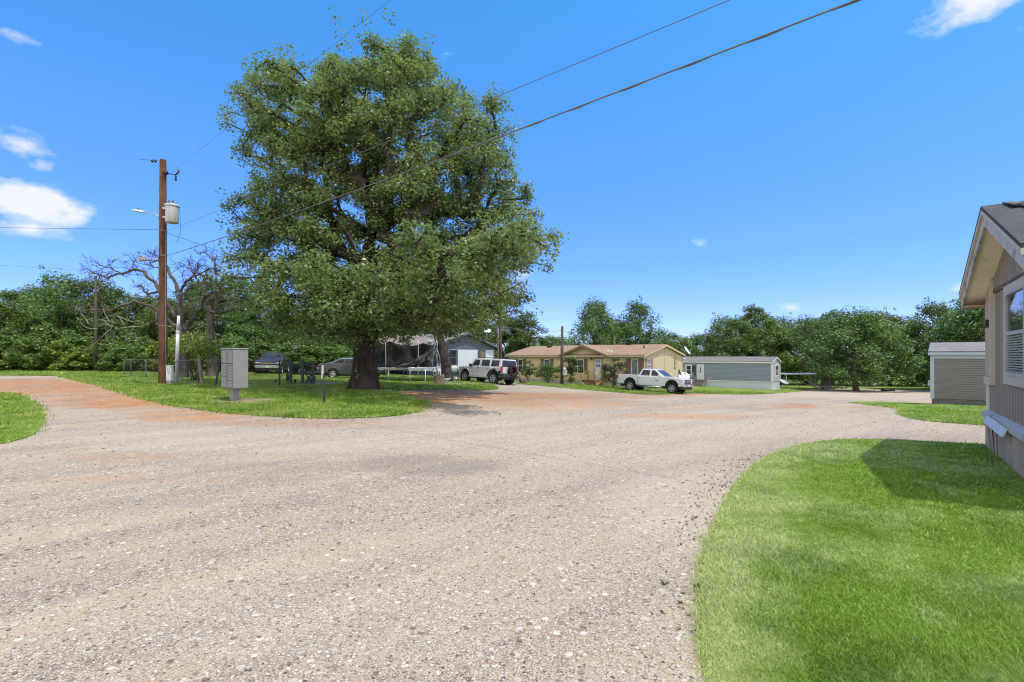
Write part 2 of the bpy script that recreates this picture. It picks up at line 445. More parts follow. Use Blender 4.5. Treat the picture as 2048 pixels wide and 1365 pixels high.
def tree_variant(seed, h, w, bole, nclump, nleaf, size, leafm, fill=.4, rt=.22, shape='round'):
    """tree of height h and crown radius w whose foliage starts at bole; returns its meshes for copies"""
    g = np.random.default_rng(seed)
    lob = g.random(6)*6.28; C = []
    tries = 0
    while len(C) < nclump and tries < 40000:
        tries += 1
        t = g.random(); z = bole+(h-bole)*t
        a = g.random()*2*math.pi
        pr = (math.sin(math.pi*min(1, .12+.88*t)**.75)**.6) if shape == 'round' else (1-t*.85)*min(1, t*4+.5)
        rr = w*pr*(1+.22*math.sin(2*a+lob[0]+t*2)+.16*math.sin(3*a+lob[1]-t*3))
        q = g.random()**fill
        c = np.array([rr*q*math.cos(a), rr*q*math.sin(a), z+g.normal(0, .2)])
        if C and np.min(np.linalg.norm(np.array(C)-c, axis=1)) < w*.16: continue
        C.append(c)
    C = np.array(C)
    hb = max(bole+.5, h*.45)
    tp = [(0, 0, 0), (g.normal(0, .1), g.normal(0, .1), hb*.35), (g.normal(0, .15), g.normal(0, .15), hb*.7), (g.normal(0, .2), g.normal(0, .2), hb)]
    E = skeleton(C, tp, rt*.8, g, 1.3, .25, .03, .2)
    return C, tp, E, g, dict(w=w, n=nleaf, size=size, m=leafm, rt=rt)
def tree_make(name, spec, loc, label, group=None, rz=0, sc=(1, 1, 1), bk=BARK_BG, cat='tree'):
    C, tp, E, g, k = spec
    root = empty(name, loc, rz, label, cat, group); root.scale = sc
    trunk_mesh('trunk', tp, [k['rt']*1.15, k['rt'], k['rt']*.85, k['rt']*.6], bk, root, E, k['rt']*.5, 3, 9, 4)
    rad = k['w']*(.17+.13*g.random(len(C)))
    V, F = leaves(C, rad, k['n'], k['size'], g, .8, .1)
    S = C[g.integers(0, len(C), len(C))]+g.normal(0, k['w']*.13, (len(C), 3))
    V2, F2 = leaves(S, k['w']*.07, 16, k['size'], g, .9)
    fast_mesh('crown', np.concatenate([V, V2]), np.concatenate([F, F2+len(V)]), k['m'], root)
    return root
protos = []
def proto(*a, **k):
    protos.append([tree_variant(*a, **k), None]); return len(protos)-1
# seed, height, radius, bole
T_WIDE = proto(21, 10, 4.6, 1.6, 95, 190, .235, LEAF_BG[0])
T_TALL = proto(22, 12, 3.9, 1.8, 95, 190, .235, LEAF_BG[0])
T_MID = proto(23, 9, 4.0, 1.0, 85, 190, .225, LEAF_BG[1])
T_LOOSE = proto(24, 11, 4.3, 2.6, 70, 150, .22, LEAF_BG[0], .55)
T_BUSH = proto(25, 5.0, 2.8, .2, 60, 120, .26, LEAF_BG[1], .5, .1)
T_LIGHT = proto(26, 4.2, 2.4, .2, 55, 110, .24, LEAF_BG[2], .5, .08)
T_MID2 = proto(27, 9.5, 4.2, .9, 90, 190, .225, LEAF_BG[1])
T_WIDE2 = proto(28, 10.5, 4.8, 1.4, 100, 190, .235, LEAF_BG[0])
def tree(kind, px, Y, top, wide, name, label, group=None, rz=None, zb=None):
    """top: height of the crown's tip above the ground follows the photograph's row TOP at depth Y; WIDE: crown width in metres"""
    p = GY(px, Y)
    h = CAM_H+(HY-top)/FPX*Y-p.z
    spec = protos[kind][0]
    h0 = spec[0][:, 2].max()+spec[4]['w']*.2; w0 = spec[4]['w']*2.1
    sc = (wide/w0, wide/w0, h/h0)
    rz = random.random()*6.28 if rz is None else rz
    if protos[kind][1] is None:
        protos[kind][1] = r = tree_make(name, spec, p, label, group, rz, sc)
    else:
        r = copy_tree(protos[kind][1]); r.name = name; r.location = p; r.rotation_euler = (0, 0, rz); r.scale = sc
        for k in ('group',):
            if k in r: del r[k]
        tag(r, label, 'tree', group)
    return r
GL = 'trees of the dense wood along the left side'
GB = 'trees of the wood rising behind the houses'
GR = 'trees of the wood beyond the grey mobile homes'
for k, px, Y, top, w in [(T_MID2, -330, 50, 580, 9), (T_WIDE2, -240, 51, 570, 9), (T_WIDE, -150, 50, 575, 9), (T_MID, -60, 47, 592, 8), (T_MID2, 20, 49, 572, 8.5), (T_WIDE2, 75, 54, 566, 9), (T_MID, 165, 50, 585, 7.5),
                         (T_MID2, 235, 52, 566, 8), (T_WIDE, 290, 53, 585, 8.5), (T_MID, 345, 50, 590, 7), (T_TALL, 395, 54, 560, 7), (T_WIDE2, 455, 54, 575, 8.5)]:
    tree(k, px, Y, top, w, 'wood_tree', 'leafy green tree of the closed wood bordering the far left lawn', GL)
tree(T_LOOSE, 130, 49, 540, 7.5, 'wood_tree', 'tallest loose-crowned dark tree of the left wood, rising beside the thin bare pole')
tree(T_LOOSE, 188, 50, 545, 6.0, 'wood_tree', 'open-crowned dark tree whose top meets the thin bare brown pole')
for k, px, Y, top, w in [(T_WIDE, 505, 54, 600, 8), (T_MID2, 560, 56, 605, 8), (T_WIDE2, 620, 58, 615, 8.5), (T_MID, 680, 60, 615, 8), (T_TALL, 745, 62, 600, 8),
                         (T_WIDE, 815, 66, 610, 9), (T_MID2, 880, 68, 612, 9), (T_WIDE2, 950, 72, 632, 9), (T_TALL, 1015, 74, 626, 8)]:
    tree(k, px, Y, top, w, 'wood_tree', 'green tree of the wood seen under and behind the huge oak', GB)
tree(T_TALL, 1052, 72, 622, 6.5, 'wood_tree', 'pointed green tree behind the white utility vehicle, ending at the open sky gap')
tree(T_MID, 1105, 86, 668, 9, 'low_tree', 'low distant green tree in the sky gap left of the bare post')
tree(T_WIDE2, 1190, 70, 592, 8.0, 'oak_tree', 'tall dark oak behind the beige house, left one of the pair', rz=1.0)
tree(T_WIDE, 1278, 72, 597, 8.2, 'oak_tree', 'tall dark oak behind the beige house, right one of the pair', rz=2.2)
tree(T_MID, 1232, 78, 640, 9, 'low_tree', 'lower green tree filling the gap between the two tall dark oaks')
tree(T_MID2, 1345, 88, 662, 11, 'low_tree', 'low bright green tree beyond the right roof corner of the beige house')
tree(T_MID, 1395, 92, 664, 10, 'low_tree', 'low green tree behind the left end of the grey mobile home roof')
for k, px, Y, top, w in [(T_LOOSE, 1450, 84, 626, 8), (T_TALL, 1505, 86, 607, 9), (T_LOOSE, 1560, 88, 628, 8), (T_WIDE, 1475, 80, 634, 11), (T_MID2, 1545, 82, 628, 11), (T_WIDE2, 1615, 84, 628, 11),
                         (T_TALL, 1665, 82, 618, 8), (T_WIDE, 1780, 80, 622, 10), (T_LOOSE, 1745, 78, 618, 7), (T_MID2, 1825, 78, 640, 9), (T_WIDE, 2105, 64, 590, 10)]:
    tree(k, px, Y, top, w, 'wood_tree', 'dark green tree of the wood behind the right hand mobile homes', GR)
tree(T_WIDE2, 1712, 60, 612, 12.0, 'shade_tree', 'broad round dark tree with a short thick trunk beside the far gravel drive', rz=.4)
tree(T_WIDE, 1870, 66, 600, 10, 'shade_tree', 'big dark tree rising above the near end of the brown-grey mobile home roof', rz=3.0)
tree(T_WIDE2, 1955, 58, 583, 11, 'shade_tree', 'large sunlit tree behind the brown-grey mobile home, touching the tan eave', rz=4.0)
tree(T_MID, 2020, 62, 588, 10, 'shade_tree', 'green tree behind the tan mobile home, hidden mostly by its wall')
# the forked pale tree beside the far carport and the leaning tree by the trampoline
def own_tree(name, label, px, Y, path, rad, C, crad, n, size, m, seed, flare=.1, group=None):
    g = np.random.default_rng(seed); b = GY(px, Y); root = empty(name, b, 0, label, 'tree', group)
    E = skeleton(np.array(C), path, rad[-1], g, .9, .2, .028, .15)
    trunk_mesh('trunk', path, rad, BARK_BG, root, E, flare, seed, 12, 5)
    V, F = leaves(np.array(C), crad, n, size, g, .85, .15)
    fast_mesh('crown', V, F, m, root); return root
def blob(g, n, c, r, mind=.45):
    out = []
    t = 0
    while len(out) < n and t < 9000:
        t += 1
        d = g.normal(size=3); d /= np.linalg.norm(d); p = np.array(c)+d*np.array(r)*g.random()**.45
        if out and np.min(np.linalg.norm(np.array(out)-p, axis=1)) < mind: continue
        out.append(p)
    return out
g0 = np.random.default_rng(31)
own_tree('leaning_tree', 'leaning dark trunk with a low leafy crown between the trampoline and the white house', 893, 38,
         [(0, 0, 0), (-.05, 0, 1.2), (-.35, .1, 2.6), (-.8, .1, 3.9), (-1.0, .1, 4.6)], [.42, .38, .36, .38, .3],
         blob(g0, 46, (.2, .2, 5.6), (4.2, 2.6, 1.6), .7), .62, 90, .2, LEAF_BG[1], 41, .14)
own_tree('slender_tree', 'tree with a straight rough dark trunk behind the cluster mailbox and yellow-green shrub', 423, 36,
         [(0, 0, 0), (.05, 0, 1.3), (-.05, 0, 2.8), (-.15, .1, 4.4)], [.34, .29, .28, .25],
         blob(g0, 44, (1.2, .6, 6.2), (3.4, 2.4, 1.7), .6), .55, 90, .2, LEAF_BG[1], 42, .1)
own_tree('forked_tree', 'pale barked forked tree beside the low white carport roof', 1650, 66,
         [(0, 0, 0), (.1, 0, 1.2), (.2, 0, 2.4), (.3, 0, 3.6)], [.55, .5, .42, .4],
         blob(g0, 50, (0, .5, 6.5), (4.2, 3, 2.4), .8), .8, 90, .28, LEAF_BG[0], 43, .1)
# shrubs at the foot of the left wood
def shrub(kind, px, Y, h, w, label, name='shrub', group=None):
    p = GY(px, Y); spec = protos[kind][0]; h0 = spec[0][:, 2].max()+spec[4]['w']*.2; w0 = spec[4]['w']*2.1
    sc = (w/w0, w/w0, h/h0)
    if protos[kind][1] is None: protos[kind][1] = r = tree_make(name, spec, p, label, group, random.random()*6, sc, cat='shrub')
    else:
        r = copy_tree(protos[kind][1]); r.name = name; r.location = p; r.rotation_euler = (0, 0, random.random()*6); r.scale = sc
        if 'group' in r: del r['group']
        tag(r, label, 'shrub', group)
    return r
GS = 'bushes fringing the left wood'
for px, Y, h, w, k in [(-110, 45, 3.2, 5, T_BUSH), (-40, 45, 3.6, 5, T_BUSH), (15, 45.5, 3.9, 5.2, T_BUSH), (60, 45, 2.4, 4, T_LIGHT), (95, 44.5, 4.4, 4.6, T_BUSH), (125, 44, 2.6, 3.8, T_LIGHT), (150, 45, 3.4, 4.6, T_BUSH),
                       (180, 44, 2.2, 3.4, T_LIGHT), (215, 45, 3.0, 4.4, T_BUSH), (250, 43.5, 2.4, 3.6, T_BUSH), (290, 44, 3.2, 4.2, T_BUSH), (320, 43, 2.6, 3.4, T_LIGHT), (355, 44, 3.3, 4, T_BUSH), (440, 45, 2.6, 4, T_BUSH), (480, 48, 3.4, 4.6, T_BUSH)]:
    shrub(k, px, Y, h, w, 'leafy bush at the foot of the left wood along the lawn edge', 'shrub', GS)
GU = 'bushes in the shade behind the oak island'
for px, Y, h, w in [(515, 49, 3.2, 5), (575, 50, 3, 5), (620, 50, 3.3, 5), (665, 52, 3.2, 5), (700, 56, 3.4, 5)]:
    shrub(T_BUSH, px, Y, h, w, 'dark leafy bush behind the parked dark truck and grey sedan', 'shrub', GU)
# far, uncountable foliage closing the gaps
def mass(name, pts, n, size, m, seed, h):
    g = np.random.default_rng(seed); C = []
    P = [np.array((GY(px, Y).x, Y)) for px, Y in pts]
    seg = [np.linalg.norm(P[i+1]-P[i]) for i in range(len(P)-1)]
    for i in range(len(P)-1):
        for _ in range(int(seg[i]*h*.55)):
            q = P[i]+(P[i+1]-P[i])*g.random()+g.normal(0, 1.0, 2); C.append((q[0], q[1], tz(q[0], q[1])+h*g.random()**1.1*(.8+.35*math.sin(q[0]*.7))))
    V, F = leaves(np.array(C), 1.1, n, size, g, .8)
    return tag(fast_mesh(name, V, F, m), 'dense shaded undergrowth closing the gaps between the trunks', 'undergrowth', None, 'stuff')
mass('undergrowth', [(-330, 50), (-100, 53), (150, 54), (400, 55), (600, 60), (800, 68), (1000, 76), (1150, 88), (1400, 97), (1600, 90), (1760, 86), (1900, 78), (2080, 72), (2250, 68)], 45, .42, LEAF_BG[0], 51, 5.2)
mass('woods', [(600, 72), (900, 82), (1120, 97), (1400, 108), (1800, 100), (2100, 92)], 30, .55, LEAF_BG[1], 52, 6.2)

# the bare dead tree
def dead_tree():
    g = np.random.default_rng(77); Y = 32.0; b = GY(365, Y)
    root = empty('dead_tree', b, 0, 'bare dead tree with twisting dark limbs behind the tall utility pole', 'tree')
    def L(z): return [np.array(((CX*0+(x/4.096)-365)/FPX*Y, 0, CAM_H+(HY-(520+y/4.096))/FPX*Y-b.z)) for x, y in z]
    limbs = [(L([(1450,560),(1380,470),(1290,380),(1180,350),(1100,395),(1060,430),(960,430),(900,445)]), .17, .04, -1.0),
             (L([(1440,480),(1330,270),(1270,180),(1200,100),(1110,90),(1000,125),(930,160),(880,140),(800,115)]), .16, .03, -.3),
             (L([(1000,122),(930,75),(875,60)]), .06, .02, -.3),
             (L([(1290,270),(1150,260),(1080,210),(1020,190)]), .10, .03, .6),
             (L([(1480,540),(1460,300),(1420,200),(1340,60),(1290,10),(1200,-10),(1120,-30)]), .18, .03, .4),
             (L([(1480,560),(1400,420),(1390,280),(1450,190)]), .15, .06, .8),
             (L([(1520,570),(1620,460),(1700,400),(1750,310),(1850,285),(1940,280)]), .19, .05, -.8),
             (L([(1700,410),(1780,440),(1830,370),(1950,370),(2010,400)]), .10, .03, -.4),
             (L([(1740,320),(1770,150),(1745,30),(1720,-20),(1640,-70),(1560,-60)]), .11, .02, .3),
             (L([(1480,260),(1560,180),(1650,150),(1790,100)]), .12, .04, -.5),
             (L([(1560,170),(1600,100),(1630,60)]), .07, .03, 0),
             (L([(1680,310),(1640,210),(1570,150),(1490,60),(1400,0)]), .09, .02, .5),
             (L([(1330,80),(1210,40),(1050,0)]), .05, .015, .2),
             (L([(1290,540),(1200,420),(1100,400)]), .09, .04, .8),
             (L([(1700,300),(1560,330),(1500,320)]), .07, .03, .2),
             (L([(1530,420),(1600,370),(1720,320)]), .08, .03, .5)]
    E = []; tips = []
    for P, r0, r1, yo in limbs:
        n = len(P); Q = []
        for i in range(n-1):
            for f in (0, .33, .66): Q.append(P[i]*(1-f)+P[i+1]*f)
        Q.append(P[-1])
        for i, q in enumerate(Q):
            t = i/(len(Q)-1); q[1] += yo*2.0*t
            q += g.normal(0, .035, 3)
        for i in range(len(Q)-1):
            t = i/(len(Q)-1); E.append((Q[i], Q[i+1], .78*(r0+(r1-r0)*t), .78*(r0+(r1-r0)*(t+1/(len(Q)-1)))))
            if t > .2 and g.random() < .75: tips.append((Q[i], Q[i+1]-Q[i], .5+.6*(1-t), 2))
        tips.append((Q[-1], Q[-1]-Q[-2], .7, 2))
    def twig(p, d, l, k, r=.022):
        d = d/(np.linalg.norm(d)+1e-9)
        for _ in range(g.integers(1, 3)):
            q, dd = p, d+g.normal(0, .75, 3)+np.array([0, 0, .2]); dd /= np.linalg.norm(dd)
            for s in range(4):
                e = q+dd*l*.3; E.append((q, e, r*(1-.2*s), r*(.8-.2*s))); dd = dd+g.normal(0, .35, 3); dd /= np.linalg.norm(dd); q = e
                if k and g.random() < .45: twig(q, dd, l*.6, k-1, r*.6)
    for t in tips: twig(*t)
    path = L([(1500,1000),(1495,800),(1490,680),(1480,600),(1470,520)])
    trunk_mesh('trunk', [tuple(p) for p in path], [.30, .27, .26, .26, .22], bark('dead_bark', (.10, .085, .075), 1.2, (.25, .23, .21)), root, E, .12, 8, 12, 6)
    # pale fallen twigs hanging in front
    E2 = []
    for s in range(20):
        p = L([(1060+g.normal(0, 90), 560+g.normal(0, 60))])[0]; p[1] = -1.6+g.normal(0, .3); dd = g.normal(0, 1, 3)*np.array([1, .3, .6])
        for q in range(5):
            dd = dd/np.linalg.norm(dd)+g.normal(0, .3, 3); e = p+dd*.28; E2.append((p, e, .017-.003*q, .014-.003*q)); p = e
    dw = mat('dead_wood_grey', (.36, .335, .31), .9)
    for s in range(0, len(E2), 5):
        V, F = frustums(E2[s:s+5], 4); fast_mesh('broken_branch', V, F, dw, root, 4, True)
dead_tree()
# ------------------------------------------------------------------ ground
def ground_material():
    m, t, b, o = nt('gravel')
    v = coords(t)
    def attr(n):
        a = t.nodes.new('ShaderNodeAttribute'); a.attribute_name = n; return a.outputs['Fac']
    clay, white, dk = attr('clay'), attr('white'), attr('shadow_smudge')
    big = noise(t, v, .35, 5, .6); mid = noise(t, v, 2.2, 6, .7)
    clay = math_(t, 'MULTIPLY', clay, ramp(t, noise(t, v, .9, 7, .72), [(.34, (.30, .30, .30)), (.52, (1, 1, 1))]), clamp=True)
    vr = N(t, 'VectorRotate', rotation_type='Z_AXIS'); vr.inputs['Angle'].default_value = R(-40); t.links.new(v, vr.inputs['Vector'])
    mp = N(t, 'Mapping'); mp.inputs['Scale'].default_value = (.14, 1.35, 1)
    t.links.new(vr.outputs[0], mp.inputs[0]); trk = noise(t, mp.outputs[0], 1.0, 5, .6)
    sand = ramp(t, mid, [(.25, (.33, .252, .168)), (.55, (.41, .325, .228)), (.8, (.47, .385, .285))])
    # stones: two sizes of cells, each with its own colour
    def cells(sc, stops):
        vo = N(t, 'TexVoronoi'); vo.inputs['Scale'].default_value = sc; t.links.new(v, vo.inputs['Vector'])
        s = N(t, 'SeparateColor'); t.links.new(vo.outputs['Color'], s.inputs[0])
        return ramp(t, s.outputs[0], stops, 'CONSTANT'), vo.outputs['Distance'], s.outputs[1]
    st = [(0, (.30, .245, .18)), (.2, (.415, .35, .265)), (.42, (.49, .445, .375)), (.58, (.20, .155, .12)), (.70, (.40, .28, .18)), (.80, (.62, .57, .49)), (.90, (.11, .085, .065))]
    c1, d1, p1 = cells(125, st); c2, d2, p2 = cells(48, st)
    k1 = math_(t, 'ADD', math_(t, 'MULTIPLY', trk, 1.5), math_(t, 'MULTIPLY', big, .9))
    k1 = math_(t, 'ADD', k1, math_(t, 'MULTIPLY', white, .55))
    dens = ramp(t, k1, [(.82, (.08, .08, .08)), (1.0, (.42, .42, .42)), (1.0, (.6, .6, .6))])
    dens1 = ramp(t, math_(t, 'SUBTRACT', k1, .28), [(.55, (.10, .10, .10)), (.95, (.8, .8, .8))])
    s1 = math_(t, 'LESS_THAN', p1, dens1)
    s2 = math_(t, 'MULTIPLY', math_(t, 'LESS_THAN', p2, math_(t, 'MULTIPLY', dens1, .34)), math_(t, 'LESS_THAN', d2, .5))
    c3, d3, p3 = cells(19, st); s3 = math_(t, 'MULTIPLY', math_(t, 'LESS_THAN', p3, math_(t, 'MULTIPLY', dens1, .30)), math_(t, 'LESS_THAN', d3, .42))
    base = mix(t, clay, sand, ramp(t, mid, [(.3, (.32, .13, .033)), (.7, (.48, .225, .072))]))
    base = mix(t, math_(t, 'MULTIPLY', ramp(t, math_(t, 'ADD', trk, math_(t, 'MULTIPLY', math_(t, 'SUBTRACT', mid, .5), .35)), [(.44, (0, 0, 0)), (.60, (1, 1, 1))]), .85), base, (.20, .168, .15))
    sc1 = mix(t, math_(t, 'MULTIPLY', clay, .8), c1, (.42, .19, .075)); sc2 = mix(t, math_(t, 'MULTIPLY', clay, .6), c2, (.5, .29, .15))
    c = mix(t, math_(t, 'MULTIPLY', s1, math_(t, 'SUBTRACT', .72, math_(t, 'MULTIPLY', clay, .45))), base, sc1)
    c = mix(t, s2, c, sc2)
    c = mix(t, math_(t, 'MULTIPLY', s3, .8), c, mix(t, math_(t, 'MULTIPLY', clay, .6), c3, (.5, .29, .15)))
    c = mix(t, math_(t, 'MULTIPLY', white, .5), c, mix(t, .4, c, (.60, .51, .41)))
    c = mix(t, math_(t, 'MULTIPLY', dk, .7), c, mix(t, .3, dark((.2, .17, .15), 1), (.16, .135, .12)))  # shadow smudge painted into the gravel colour
    # leaf bits and dark specks
    vo = N(t, 'TexVoronoi'); vo.inputs['Scale'].default_value = 9; t.links.new(v, vo.inputs['Vector'])
    sp = math_(t, 'LESS_THAN', vo.outputs['Distance'], .055)
    c = mix(t, math_(t, 'MULTIPLY', sp, .7), c, (.10, .065, .04))
    t.links.new(c, b.inputs['Base Color']); b.inputs['Roughness'].default_value = .95; b.inputs['Specular IOR Level'].default_value = .15
    h = math_(t, 'ADD', math_(t, 'MULTIPLY', math_(t, 'SUBTRACT', .5, d1), math_(t, 'MULTIPLY', s1, .6)), math_(t, 'MULTIPLY', math_(t, 'SUBTRACT', .5, d2), math_(t, 'MULTIPLY', s2, 1.5)))
    h = math_(t, 'ADD', h, math_(t, 'MULTIPLY', mid, .8))
    bump(t, b, h, .6, .018)
    return m
def ell(px, py, spots):
    out = np.zeros_like(px)
    for a, b, w, h, k in spots:
        d = ((px-a)/w)**2+((py-b)/h)**2
        out = np.maximum(out, k*np.clip(1.5-d*1.1, 0, 1))
    return out
def ground():
    ys = np.concatenate([np.linspace(-30, 1.0, 24), np.exp(np.linspace(math.log(1.3), math.log(900), 620))])
    s = np.sign(np.linspace(-1, 1, 460))*np.abs(np.linspace(-1, 1, 460))**1.35
    X = s[None, :]*(2.4*(np.maximum(ys, 0)[:, None]+4)+30*(ys[:, None] < 1)); Y = np.repeat(ys[:, None], len(s), 1)
    Z = terr(X, Y)
    V = np.stack([X, Y, Z], -1).reshape(-1, 3)
    i = np.arange(len(ys)-1)[:, None]*len(s)+np.arange(len(s)-1)[None]; i = i.ravel()
    F = np.stack([i, i+1, i+1+len(s), i+len(s)], 1)
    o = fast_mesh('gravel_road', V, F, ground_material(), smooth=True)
    tag(o, 'pale gravel and sand road with orange clay patches forking around the oak island', 'road', None, 'structure')
    # where clay, white stones and painted shadow smudges lie on the ground
    ok = V[:, 1] > 1.5
    px = np.where(ok, CX+V[:, 0]/np.maximum(V[:, 1], .1)*FPX, 0); py = np.where(ok, HY+(CAM_H-V[:, 2])/np.maximum(V[:, 1], .1)*FPX, 9999)
    wob = np.sin(V[:, 0]*1.7+V[:, 1]*.6)*.5+np.sin(V[:, 0]*.55-V[:, 1]*1.3)*.5
    px2 = px+wob*14; py2 = py+wob*2.0
    A = {'clay': ell(px2, py2, [(60,774,200,17,1.15),(250,803,170,18,1.0),(380,832,130,13,.75),(330,812,150,13,.5),(560,848,150,9,.55),(180,790,120,12,.8),(1010,795,220,11,1.0),(880,795,130,15,1.0),
                                (1180,792,170,7,.6),(1100,806,190,9,.55),(1590,813,48,6,.9),(1370,833,150,6,.75),(1350,789,70,4,.8),(700,853,170,9,.35),(240,915,140,12,.3),(330,960,300,10,.22),(1750,815,50,5,.4),(1250,815,400,10,.2)]),
         'white': ell(px2, py2, [(1360,1010,170,75,1),(520,880,420,26,.8),(960,865,300,28,.7),(1500,850,430,28,.85),(700,1250,500,90,.35),(1250,900,250,40,.7),(1800,790,240,9,.7)]),
         'shadow_smudge': ell(px2, py2, [(850,932,150,20,.62),(560,935,240,14,.28),(460,1005,220,12,.2)])}
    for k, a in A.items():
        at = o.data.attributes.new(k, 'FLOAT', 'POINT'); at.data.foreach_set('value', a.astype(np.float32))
    return o
ground()
# ------------------------------------------------------------------ lawns
def lawn_material(name, a, c, dry, dryness=.5):
    m, t, b, o = nt(name)
    v = coords(t)
    n = noise(t, v, .8, 6, .65); f = noise(t, v, 40, 4, .7); d = noise(t, v, .45, 6, .7)
    col = ramp(t, n, [(.3, a), (.7, c)])
    col = mix(t, ramp(t, d, [(.5, (0, 0, 0)), (.68, (dryness,)*3)]), col, dry)
    col = mix(t, .6, col, mix(t, 1.0, col, ramp(t, f, [(.3, (.35, .35, .35)), (.7, (1.35, 1.35, 1.35))]), 'MULTIPLY'))
    t.links.new(col, b.inputs['Base Color']); b.inputs['Roughness'].default_value = .95; b.inputs['Specular IOR Level'].default_value = .1
    bump(t, b, f, .8, .03); return m
LAWN = lawn_material('lawn', (.12, .22, .02), (.19, .30, .035), (.36, .36, .11), .6)
LAWN_FAR = lawn_material('far_lawn', (.115, .20, .025), (.19, .27, .045), (.36, .32, .11), .8)
def P2(p): return (float(p[1]), float(p[2])) if p[0] == 'w' else tuple(G(*p)[:2])
def chaikin(p, n=2):
    for _ in range(n):
        q = []
        for i in range(len(p)):
            a, b = np.array(p[i]), np.array(p[(i+1) % len(p)]); q += [a*.75+b*.25, a*.25+b*.75]
        p = q
    return [tuple(x) for x in p]
def densify(pts, jit=.0, k=.035, seed=1):
    g = np.random.default_rng(seed); out = []
    n = len(pts)
    for i in range(n):
        a, b = np.array(pts[i]), np.array(pts[(i+1) % n]); L = np.linalg.norm(b-a)
        st = max(.12, k*max(2.5, abs(a[1]+b[1])/2)); m = max(1, int(L/st))
        for q in range(m):
            p = a+(b-a)*q/m
            out.append(p+g.normal(0, jit*st, 2) if q else p)
    return out
def inside(poly, x, y):
    c = np.zeros(len(x), bool); n = len(poly)
    for i in range(n):
        x1, y1 = poly[i]; x2, y2 = poly[(i+1) % n]
        if y1 == y2: continue
        c ^= ((y1 > y) != (y2 > y)) & (x < (x2-x1)*(y-y1)/(y2-y1)+x1)
    return c
def sheet(name, poly, m, lift, label, cat, seed=1, jit=.12, k=.012, kmax=60):
    b = densify(chaikin(poly), jit, k, seed)
    g = np.random.default_rng(seed+50)
    B = np.array(b); lo, hi = B.min(0), B.max(0)
    pts = []
    y = lo[1]
    while y < hi[1]:
        st = max(.3, .05*abs(y)+.2); xs = np.arange(lo[0], hi[0], st)+g.uniform(0, st*.4)
        pts += [(x, y+g.uniform(-.1, .1)*st) for x in xs]; y += st
    pts = np.array(pts); ins = inside(b, pts[:, 0], pts[:, 1]); pts = pts[ins]
    n = len(b); co = [Vector((p[0], p[1])) for p in b]+[Vector(p) for p in pts]
    r = delaunay_2d_cdt(co, [(i, (i+1) % n) for i in range(n)], [], 1, 1e-5)
    vx = np.array([(p.x, p.y) for p in r[0]]); z = terr(vx[:, 0], vx[:, 1])+lift
    T = np.array([f for f in r[2] if len(f) == 3])
    c = vx[T].mean(1); T = T[inside(b, c[:, 0], c[:, 1])]
    A = vx[T]; ar = (A[:, 1, 0]-A[:, 0, 0])*(A[:, 2, 1]-A[:, 0, 1])-(A[:, 1, 1]-A[:, 0, 1])*(A[:, 2, 0]-A[:, 0, 0])
    T[ar < 0] = T[ar < 0][:, ::-1]
    o = fast_mesh(name, np.column_stack([vx, z]), T, m, None, 3, True)
    tag(o, label, cat, None, 'structure'); return b
px = lambda *a: [P2(p) for p in a]
right_lawn = px((1408,1365),(1397,1290),(1393,1200),(1402,1130),(1418,1070),(1440,1020),(1465,975),(1495,942),(1530,915),(1580,896),(1640,883),(1720,878),(1850,884),(1978,890),('w',12,7.5),('w',13,0),('w',6,-6),('w',1.4,-6),('w',1.0,1.2))
shed_lawn = px((1690,804),(1760,803.5),(1862,808),('w',24.5,25),('w',33,20),('w',30,9),('w',15,10.5),(1985,853),(1930,849),(1858,844),(1812,836),(1800,828),(1802,820),(1760,813),(1705,807))
far_lawn = px((-420,749),(0,752),(118,752.5),(132,757),(200,773),(270,795),(340,812),(420,823),(470,829),(540,834),(620,838),(700,838),(770,835),(820,829),(848,821),(859,811),(848,802),(815,793),(778,784.5),(830,779),(985,782.5),(994,776),(975,770),(1040,768.5),(1120,776),(1180,781),(1240,786),(1300,790.5),(1365,786),(1450,790),(1540,789),(1600,783),(1650,777),(1740,778),(1860,781.5),('w',72,58),('w',300,60),('w',340,400),('w',-340,400),('w',-340,60))
left_lawn = px((0,785),(38,789),(72,806),(90,828),(88,850),(66,872),(30,883),(0,891),('w',-24,5),('w',-60,10),('w',-60,26))
drive = px((868,766),(925,762.5),(1065,763),(1052,769),(985,771.5),(880,771))
rl = sheet('lawn', right_lawn, LAWN, .012, 'bright green lawn beside the tan mobile home, cut by its gable shadow', 'lawn', 1, .12, .012)
sl = sheet('lawn', shed_lawn, LAWN, .015, 'green grass strip between the cross lane and the brown-grey mobile home', 'lawn', 2)
fl = sheet('lawn', far_lawn, LAWN_FAR, .02, 'green yard grass under the oak, running back round the houses to the woods', 'lawn', 3)
ll = sheet('lawn', left_lawn, LAWN, .015, 'rounded green grass corner at the left edge beside the clay track', 'lawn', 4)
sheet('driveway', drive, mat('concrete_drive', (.36, .35, .34), .9, .2, 2), .05, 'pale grey drive strip under the white utility vehicle', 'driveway', 5, .05)

